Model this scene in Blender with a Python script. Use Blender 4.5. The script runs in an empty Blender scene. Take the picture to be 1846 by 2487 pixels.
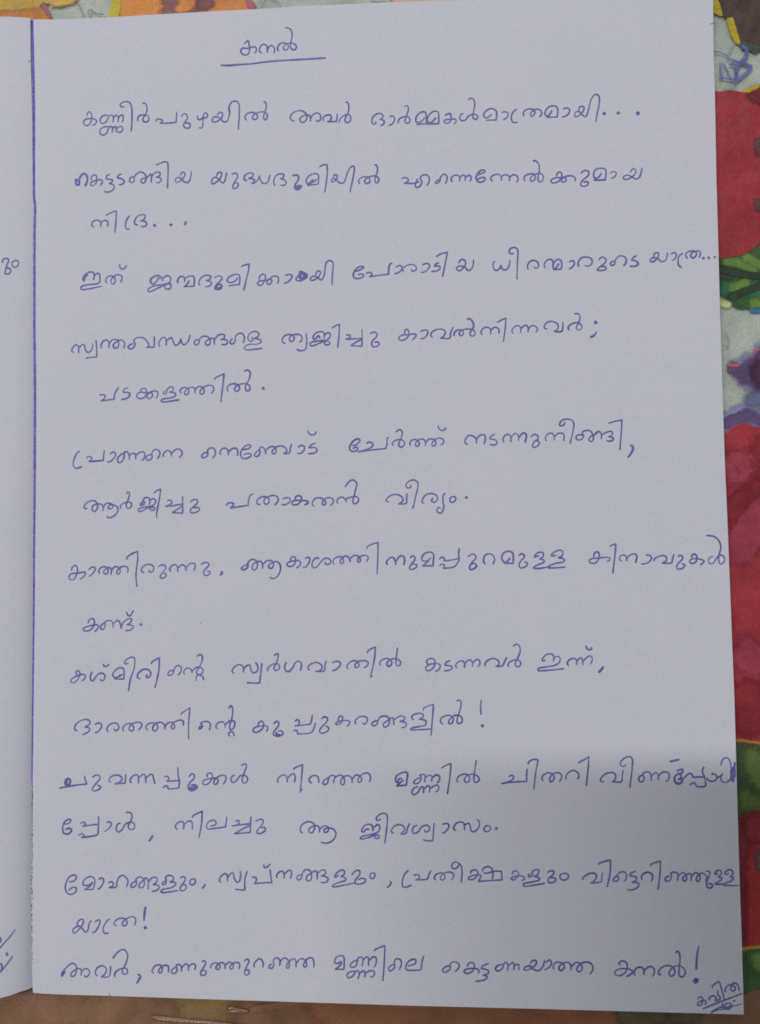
# An open notebook with a handwritten page lying on a fruit-printed plastic tablecloth.
# All data below is in millimetres on the page / the table (x right, y away from the viewer, z up).
import bpy, bmesh, math, random
from mathutils import Matrix, Vector, noise
random.seed(7)
MM = 0.001
scene = bpy.context.scene
C = scene.collection

CAM_ROT = [0.036153, 0.063788, -0.01083]
CAM_LOC = [87.5741, 95.3282, 191.8505]
PAGE_H = 212.168

# ------------------------------------------------------------------ camera
cam_data = bpy.data.cameras.new('camera')
camera = bpy.data.objects.new('camera', cam_data)
C.objects.link(camera)
rx, ry, rz = CAM_ROT
rot = Matrix.Rotation(rz, 4, 'Z') @ Matrix.Rotation(ry, 4, 'Y') @ Matrix.Rotation(rx, 4, 'X')
camera.matrix_world = Matrix.Translation(Vector(CAM_LOC) * MM) @ rot
cam_data.sensor_fit = 'VERTICAL'
cam_data.sensor_height = 24.0
cam_data.lens = 24.0 * 2154.0 / 2487.0
cam_data.clip_start = 0.01
cam_data.clip_end = 20.0
cam_data.dof.use_dof = True
cam_data.dof.focus_distance = 0.186
cam_data.dof.aperture_fstop = 11.0
scene.camera = camera

# ------------------------------------------------------------------ light
world = bpy.data.worlds.new('World')
scene.world = world
world.use_nodes = True
bg = world.node_tree.nodes['Background']
bg.inputs['Color'].default_value = (0.93, 0.95, 1.0, 1)
bg.inputs['Strength'].default_value = 0.265

def area_lamp(name, loc, target, size_x, size_y, power, colour):
    d = bpy.data.lights.new(name, 'AREA')
    d.shape = 'RECTANGLE'
    d.size, d.size_y, d.energy, d.color = size_x, size_y, power, colour
    o = bpy.data.objects.new(name, d)
    C.objects.link(o)
    o.location = loc
    z = (Vector(loc) - Vector(target)).normalized()
    x = (Vector((1, 0, 0)) - z * z.x).normalized()          # long side stays parallel to the table edge
    o.rotation_euler = Matrix((x, z.cross(x), z)).transposed().to_euler()
    return o
# one fluorescent tube on the ceiling, up and to the left
area_lamp('ceiling_tube_lamp', (-0.36, 0.52, 1.55), (0.06, 0.12, 0), 0.60, 0.055, 9.4, (1.0, 0.985, 0.99))
# soft fill added beyond the head of the page for falloff; no known window
area_lamp('fill_lamp', (0.02, 0.78, 0.72), (0.07, 0.15, 0), 0.70, 0.45, 1.25, (0.96, 0.975, 1.0))

scene.view_settings.view_transform = 'Standard'
scene.view_settings.look = 'None'
scene.view_settings.exposure = 0.0
scene.view_settings.gamma = 1.0
scene.view_settings.use_curve_mapping = False
scene.cycles.use_denoising = False
scene.cycles.filter_width = 1.7
scene.cycles.max_bounces = 5
scene.cycles.transparent_max_bounces = 32

# ------------------------------------------------------------------ data
TOP = "-1.14 213.27 3.27 212.6 10.85 212.38 17.01 212.32 29.44 212.4 48.22 212.42 65.86 212.51 83.73 212.38 100.16 211.98 123.2 211.69 147.46 211.45"
BOTTOM = "0.15 0.39 8.48 0.39 17.11 0.4 33.46 0.24 55.35 0.08 81.16 -0.15 106.52 -0.26 130.4 -0.46 148.43 -0.62"
RIGHT = "147.46 211.45 147.24 200.52 147.29 188.66 147.17 171.59 147.22 154.11 147.23 142.9 147.32 125.61 147.45 110.84 147.66 99.74 147.86 84.61 147.98 74.72 148.16 62.94 148.21 49.29 148.24 38.05 148.27 27.18 148.39 15.46 148.44 4.78 148.43 -0.62"
LEFT = "-1.14 213.27 -1.06 205.48 -0.81 196.1 -0.67 189.57 -0.55 171.95 -0.37 165.47 -0.38 143.47 -0.22 129.8 -0.13 107.19 -0.2 98.2 -0.23 80.31 -0.3 62.54 -0.32 53.7 -0.3 36.12 -0.32 18.65 -0.18 7.37 0.15 0.39"
GUTTER = "-0.82 213.12 -0.63 205.41 -0.39 196.04 -0.31 189.51 -0.21 172.83 0.02 170.96 -0.05 165.44 -0.04 152.59 -0.02 143.44 0.16 129.78 0.17 107.18 0.1 98.2 0.03 80.31 -0.1 62.55 -0.17 53.71 -0.23 44.9"
LEFT_BOTTOM = "-0.75 0.87 -1.27 0.86 -2.57 0.89 -4.08 0.65 -5.79 0.45"
PRINT = """
brown|-94.82 0.75 -37.07 0.09 -8.99 0.04 18.58 0.33 72.28 1 124.11 1.38 140.99 1.14 148.55 2.56 151.92 3.88 157.87 8.61 174.47 11.41 214.85 8.02 221.07 -36.51 147.51 -71.83 45.25 -76.51 -93.2 -74.02
tan|-94.77 -1.52 -27.65 -0.16 9.45 0.15 29.47 0.12 30.36 -8.57 18.58 -26.24 -46.09 -36.95 -93.97 -38.47
olive|29.93 1.87 42.09 1.25 42.51 -3.09 42.03 -10.03 36.63 -17.08 29.44 -13.8 30.36 -5.96
umber|63.46 0.82 115.61 1.88 132.56 0.54 136.68 -3.57 123.85 -11.44 98.14 -17.17 67.74 -12.84 61.63 -6.12
darkolive|124.06 -1.32 132.52 -1.14 134.14 -4.05 129.88 -6.25 124.82 -5.52
darkolive|135.05 -1.09 140.08 -1.82 140.87 -3.9 137.48 -5.23 134.56 -4.04
leafdark|143.6 54.19 149.51 53.61 151.86 53.31 154.6 52.92 157.34 52.63 167.09 52.27 166.65 36.43 154.85 32.37 143.12 34.23
mosspatch|151.42 51.42 153.4 51.82 155.33 50.63 159.24 50.25 159.05 43.3 155.12 42.68 152.43 44.65 151.14 48.22
mosspatch|150.04 43.24 152.38 42.66 155.1 41.68 155.03 39.1 151.88 38.68 149.95 39.86
leafgreen|142.66 11.58 149.78 10.91 153.45 11.17 156.51 11.42 164.36 11.16 164.16 4.04 156.27 2.3 153.23 2.63 150.34 1.78 148.34 0.55 142.42 1.61
leafdark|142.61 9.58 149.36 9.9 150.52 8.53 150.84 5.76 150.35 2.18 148.74 0.75 142.42 1.61
leaflight|151.72 9.35 153.72 10.18 156.07 9.83 156 7.05 153.6 5.81 151.86 6.97
reddeep|143.26 36.46 148.46 37.11 149.67 37.72 151.07 38.34 152.67 38.65 154.46 38.77 157.22 38.39 165.05 35.85 166.68 23.9 164.43 13.94 158.48 11.46 153.45 11.27 149.78 10.81 142.63 10.38
reddark|143.24 35.65 149.25 36.91 151.21 35.93 152.35 33.73 151.89 31.32 151.02 28.5 150.72 24.49 150.8 19.7 150.25 13.7 149.79 11.31 142.65 10.98
redmid|152.05 37.54 154.04 37.96 155.21 36.97 155.11 33.15 153.52 32.94 152.17 34.53
seed|153.05 30.33 153.67 31.14 154.65 30.75 155 28.95 154.55 27.14 153.56 26.93 153 28.12
yellowdim|146.61 10.65 149.88 10.91 151.77 11.3 153.46 11.53 156.52 11.92 162.43 12.52 162.41 11.72 156.5 11.13 153.44 10.81 151.75 10.64 149.97 10.47 146.6 10.15
red|142.83 118.83 148.74 119 149.5 119.83 150.99 120.62 153.02 120.9 154.85 120.56 156.27 120.23 161.23 119.42 166.52 112.74 165.69 82.9 163.42 66.27 163.22 53.05 154.61 53.18 151.87 53.49 149.61 53.77 143.6 54.19
redmid|153.01 112.97 154.72 115.58 156.41 117.06 159.32 116.25 160.95 109.08 157.18 104.44 154.47 105.8 153.28 109.2
redmid|149.03 100.8 150.54 102.66 152.8 105.07 155.42 106.91 157.23 106.51 155.34 103.91 152.72 101.69 150.83 99.46 149.34 98.35
redpink|150.32 93.84 152.6 97.19 155.8 102.02 159 104.23 159.87 102.53 156.32 99.39 153.67 96.05 151.39 92.52 150.58 89.54 150.26 91.41
redpink|148.93 111.53 150.78 112.25 153.71 111.83 154.59 110.5 152.92 109.77 150.34 109.25 148.94 108.51
redpink|150.42 74.27 151.97 73.06 153.9 71.24 155.83 69.83 155.76 67.02 153.82 68.23 151.71 70.44 150.37 72.26
redmid|150.22 66.23 152.14 64.22 154.87 63.22 155.55 59.21 153.48 55.22 151.5 54.61 150.39 57.21 149.99 61.21
orangedim|143.6 54.19 149.61 53.87 151.87 53.65 154.61 53.3 157.35 53.03 163.2 52.26 163.18 51.76 157.34 52.39 154.6 52.78 151.86 53.17 149.7 53.39 143.59 53.59
lilac|148.04 120.62 149 122.02 150.3 122.37 151.43 123.39 152.55 123.94 153.82 123.53 155.09 122.75 156.35 121.78 159.44 120.77 159.42 120.21 156.28 120.65 153.03 121.24 151 120.94 149.51 120.21 148.75 119.28 147.63 118.73
purple|148.78 120.6 150.28 121.43 151.75 121.68 152.89 122.98 154 123.05 155.08 122.37 156.33 121.12 159.43 120.4 159.41 119.74 155.77 120.47 153.03 121.05 151 120.79 149.69 120.11 148.84 119.18
lilac|149.82 132.77 151.3 132.83 152.42 133.37 153 134.5 154.3 135.04 155.24 135.68 156.19 136.89 157.31 137.62 161.78 139.79 167.16 135.86 166.74 120.77 161.22 118.99 156.35 123.05 154.99 126.11 153.38 127.66 152.12 129.01 150.88 130.75
purple|149.85 132.67 150.92 132.69 152.39 132.33 153.52 133.35 155.02 134.26 156.16 135.75 158.03 136.85 161.71 137.13 165.23 132.12 164.97 122.69 160.36 120.89 156.96 124.17 155.56 126.66 154.13 128.21 152.67 128.81 151.41 130.17 150.53 131.52
plum|154.57 131.23 155.36 133.11 156.68 134.6 158.91 135.3 160.66 132.23 159.62 127.52 157.05 127.39 155.25 128.94
pinkedge|149.55 133.02 150.56 132.89 152.21 132.62 152.21 132.5 150.92 132.54 149.82 132.71
pinkedge|155.23 135.4 155.79 135.8 156.63 136.08 156.53 135.78 155.78 135.42 155.26 135.11
slate|153.33 125.81 155.18 126.34 156.83 125.93 156.79 124.6 155.5 124.35 154.04 124.66
leafgreen|143.7 155.98 148.72 155.82 152.99 156.26 157.27 158.62 162.39 162.66 167.8 158.65 167.48 147.23 163.74 144.49 156.91 144.58 154.17 144.41 152.52 144.65 151.23 145.03 150.14 145.92 149.05 146.71 145.37 147.87
leafbrown|143.66 154.25 148.86 154.19 151.07 153.26 154.01 152.78 157.12 152.97 162.15 153.49 162.1 151.58 157.08 151.26 153.98 151.25 151.37 150.76 148.79 151.03 143.58 150.99
leafteal|148.59 150.46 151.37 150.57 153.95 150.3 157.07 150.78 160.22 150.11 160.13 146.87 156.96 146.58 153.88 147.43 151.65 146.92 150.18 147.35 148.71 147.77
leaflight|149.26 155.33 151.49 155.35 153.32 154.72 155.51 153.5 156.6 152.7 154.76 153.05 152.56 153.98 150.36 154.62
leaflight|152.98 155.69 154.84 156.01 156.65 154.81 158.46 153.41 160.27 152.21 158.44 152.46 156.26 153.86 154.44 154.88
leaflight|150.23 149.45 152.84 150.33 155.06 150.46 153.56 149.55 151.32 148.65
leafdarkvein|150.18 147.54 152.8 148.42 155.78 149.48 158.38 150.17 158.37 149.79 156.13 148.71 153.15 147.65 150.9 146.76
leafdarkvein|148.85 153.52 151.79 152.66 154.36 152.01 157.68 151.52 157.67 151.24 153.98 151.54 151.04 152.2 148.83 152.94
leaflight|154.57 145.7 156.44 146.6 158.27 146.16 158.24 145.02 156.39 144.79 154.92 144.96
blue|154.53 144.08 155.65 144.37 156.9 144.52 160.08 144.78 160.05 143.83 156.88 143.72 155.63 143.7
cream|147.57 146.85 148.87 146.72 150.14 145.92 150.68 145.23 149.75 144.97 148.65 145.39 147.55 145.89
red|143.6 191.75 148.75 191.82 150.53 191.97 152.77 191.84 154.62 191.43 156.13 191.98 157.62 192.3 159.48 192.32 163.15 190.9 168.56 186.03 170.02 172.5 168.01 166.3 162.41 163.43 158.64 160.3 157.28 158.9 155.24 157.15 152.99 156.11 150.38 155.62 148.53 155.6 142.76 155.63
reddark|155.16 190.76 156.3 191.49 157.62 192.07 159.48 192.22 163.15 190.9 163.03 186.26 159.39 188.74 158.06 189.18 157.17 189.32 156.45 190.22
redbrown|155.35 190.7 156.1 190.86 157.02 190.49 157.92 189.57 158.06 189.08 157.17 189.26 156.45 190.18
seed|156.73 180.91 157.43 181.17 157.79 180.68 157.3 179.92 157.65 179.14 158.78 179.86 159.11 178.31 157.99 177.77 157.33 177.51 156.7 178.02 156.91 179.17
seed|156.29 167.87 157 168.03 157.25 167.25 158.46 167.4 158.61 166.25 157.5 166.09 156.93 165.54 156.35 166.13 156.69 166.79
yellow|154.26 191.64 155.58 192.3 156.89 192.63 158.16 192.82 160.42 192.86 160.41 192.37 158.14 192.28 156.87 191.85 155.74 191.3 154.81 191.34
yellow|148.69 212.63 149.34 212.11 150.06 211 150.5 209.6 150.56 208.33 149.9 208.3 149.25 208.69 148.61 209.31
yellow|151.29 207.61 151.95 207.93 152.61 207.83 153.15 206.93 153.57 205.15 154 203.57 154.24 202.19 153.95 201.71 153.21 202.14 152.49 203.25 151.96 204.44 151.53 206.03
darkleaf|148.59 220.11 148.62 213.42 149.53 212.2 150.24 210.6 150.43 209.02 150.92 207.82 151.95 207.93 152.7 207.69 153.13 206.44 153.5 204.57 153.99 203.18 154.24 202.19 154.88 201.48 155.98 200.94 157.27 200.39 158.94 200.21 161.58 201.45 167.25 205.46 169.48 218.99
darkgreen|154.24 202.19 154.87 201.38 156.35 200.76 157.83 200.27 157.84 200.85 156 201.52 154.71 202.36
orangeyellow|-51.94 246.08 -16.09 238.12 1.52 226.67 7.33 221.73 8.03 219.1 6.76 218.18 3.87 217.75 0.97 218.01 -0.08 218.41 0.97 216.85 1.9 215.07 2.72 211.57 -21.74 203.47 -51.45 207.73
orange|-51.57 217.12 -15.96 217.41 -6.6 217.23 -1.94 217.58 0.27 217.47 1.26 216.15 1.9 214.96 1.56 212.2 -15.9 207.83 -51.49 210.66
orange|17.95 230.42 18.29 220.02 18.06 217.15 17.83 214.75 17.72 210.85 22.3 207.19 41.63 208.56 47.86 213.95 48.66 215.61 47.32 216.94 43.94 219.28 41.72 229.12
yellow|17.14 230.46 16.28 222.42 16.22 218.97 15.76 216.69 15.54 214.86 15.42 212.68 17.72 212.57 17.95 214.86 18.18 217.15 18.41 220.01 18.3 230.4
plumbrown|27.18 221.86 27.75 218.39 28.03 216.65 27.45 214.39 29.73 211.99 34.85 212.31 35.99 215.11 38.27 216.71 36.01 221.4
orange|29.74 219.43 31 218.45 31.45 217.05 30.59 215.66 32.01 214.73 34.29 215.42 35.43 216.85 34.87 218.6 32.6 219.86
plumbrown|36 217.97 37.7 217.31 39.41 217.79 38.83 215.82 37.13 215.39 36 215.68
pinkedge|46.47 217.43 47.88 217.02 48.78 215.95 48.66 215.04 47.59 214.81 47.03 215.98
pinkedge|-0.31 218.42 0.73 218.25 1.67 216.7 2.25 215.29 1.55 215.21 0.74 216.75
peach|80.04 219.46 106.29 219.94 106.17 212.56 83.62 213.69 79.54 215.01
leafgreen|178.05 130.89 203.45 142.45 227.86 136.61 239.18 116.67 218.48 104.24 194.04 108.9
red|180.66 79 201.61 89.09 221.56 78.78 223 53.62 203.7 32.66 183.73 45.05
orange|102.73 280.1 130.04 292.23 156.33 278.06 160.13 255.56 137.93 244.96 111.34 253.15
leafdark|8.96 306.53 47.33 311.29 75.33 293.59 56.52 273.85 18.63 278.43
red|-118.76 166.86 -78.44 175.17 -48.45 155.08 -57.74 117.59 -97.15 108.79 -123 133.12
"""
DOODLES = """
doodle 0.35|147.56 200.55 149.24 200.24 150.72 199.62 152.18 198.38 154.4 197.41 156.25 196.74
doodle 0.8|154.87 201.18 155.31 200.19 155.09 199.03 154.04 197.91 153.07 196.4 152.94 194.84 152.63 193.69 153.96 194.6 155.1 195.53 156.34 196.68
doodle 0.6|152 198.49 152.92 197.96 154.41 197.7 155.15 197.37 156.34 196.73
doodle 0.35|151.42 197.54 152.52 197.01 152.96 195.82 152.83 194.46 151.89 194.11 150.59 194.46 149.29 194.52
doodle 0.4|152.07 193.72 151.36 195.31 150.83 196.69 150.11 197.7 149.63 196.94 149.68 195.38 150.22 194.58
doodle 0.9|154.21 201.02 154.87 201.28
doodlepale 0.7|152.66 202.26 152.07 201.12 151.48 199.98 151.44 198.61
doodlepale 1|152.81 193.68 152.42 192.73 151.29 192.39 150.17 192.63
doodlepale 0.8|149.39 198.71 149.9 196.54 149.48 194.61
doodlepale 0.5|149.25 139.74 149.94 137.81 149.54 136.3 149.01 137.45
doodleink 0.22|6.17 222.95 7.34 219.42 8.38 218.1 9.08 216.56 9.77 214.69
doodlepale 0.22|12.25 220.9 11.85 219.19 11.15 217.5 10.23 214.95
doodleink 0.35|10.81 215.21 11.16 216.35 11.96 215.96 13.12 215.33 14.56 215.14
doodleink 0.25|49.85 215.67 50.25 216.67 50.93 217.44 51.71 217.74 52.39 217.13 53.39 216.29 54.62 215.54
doodleink 0.3|74.14 216.03 75.25 215.63 76.91 215.72 78.12 215.38
"""
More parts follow.
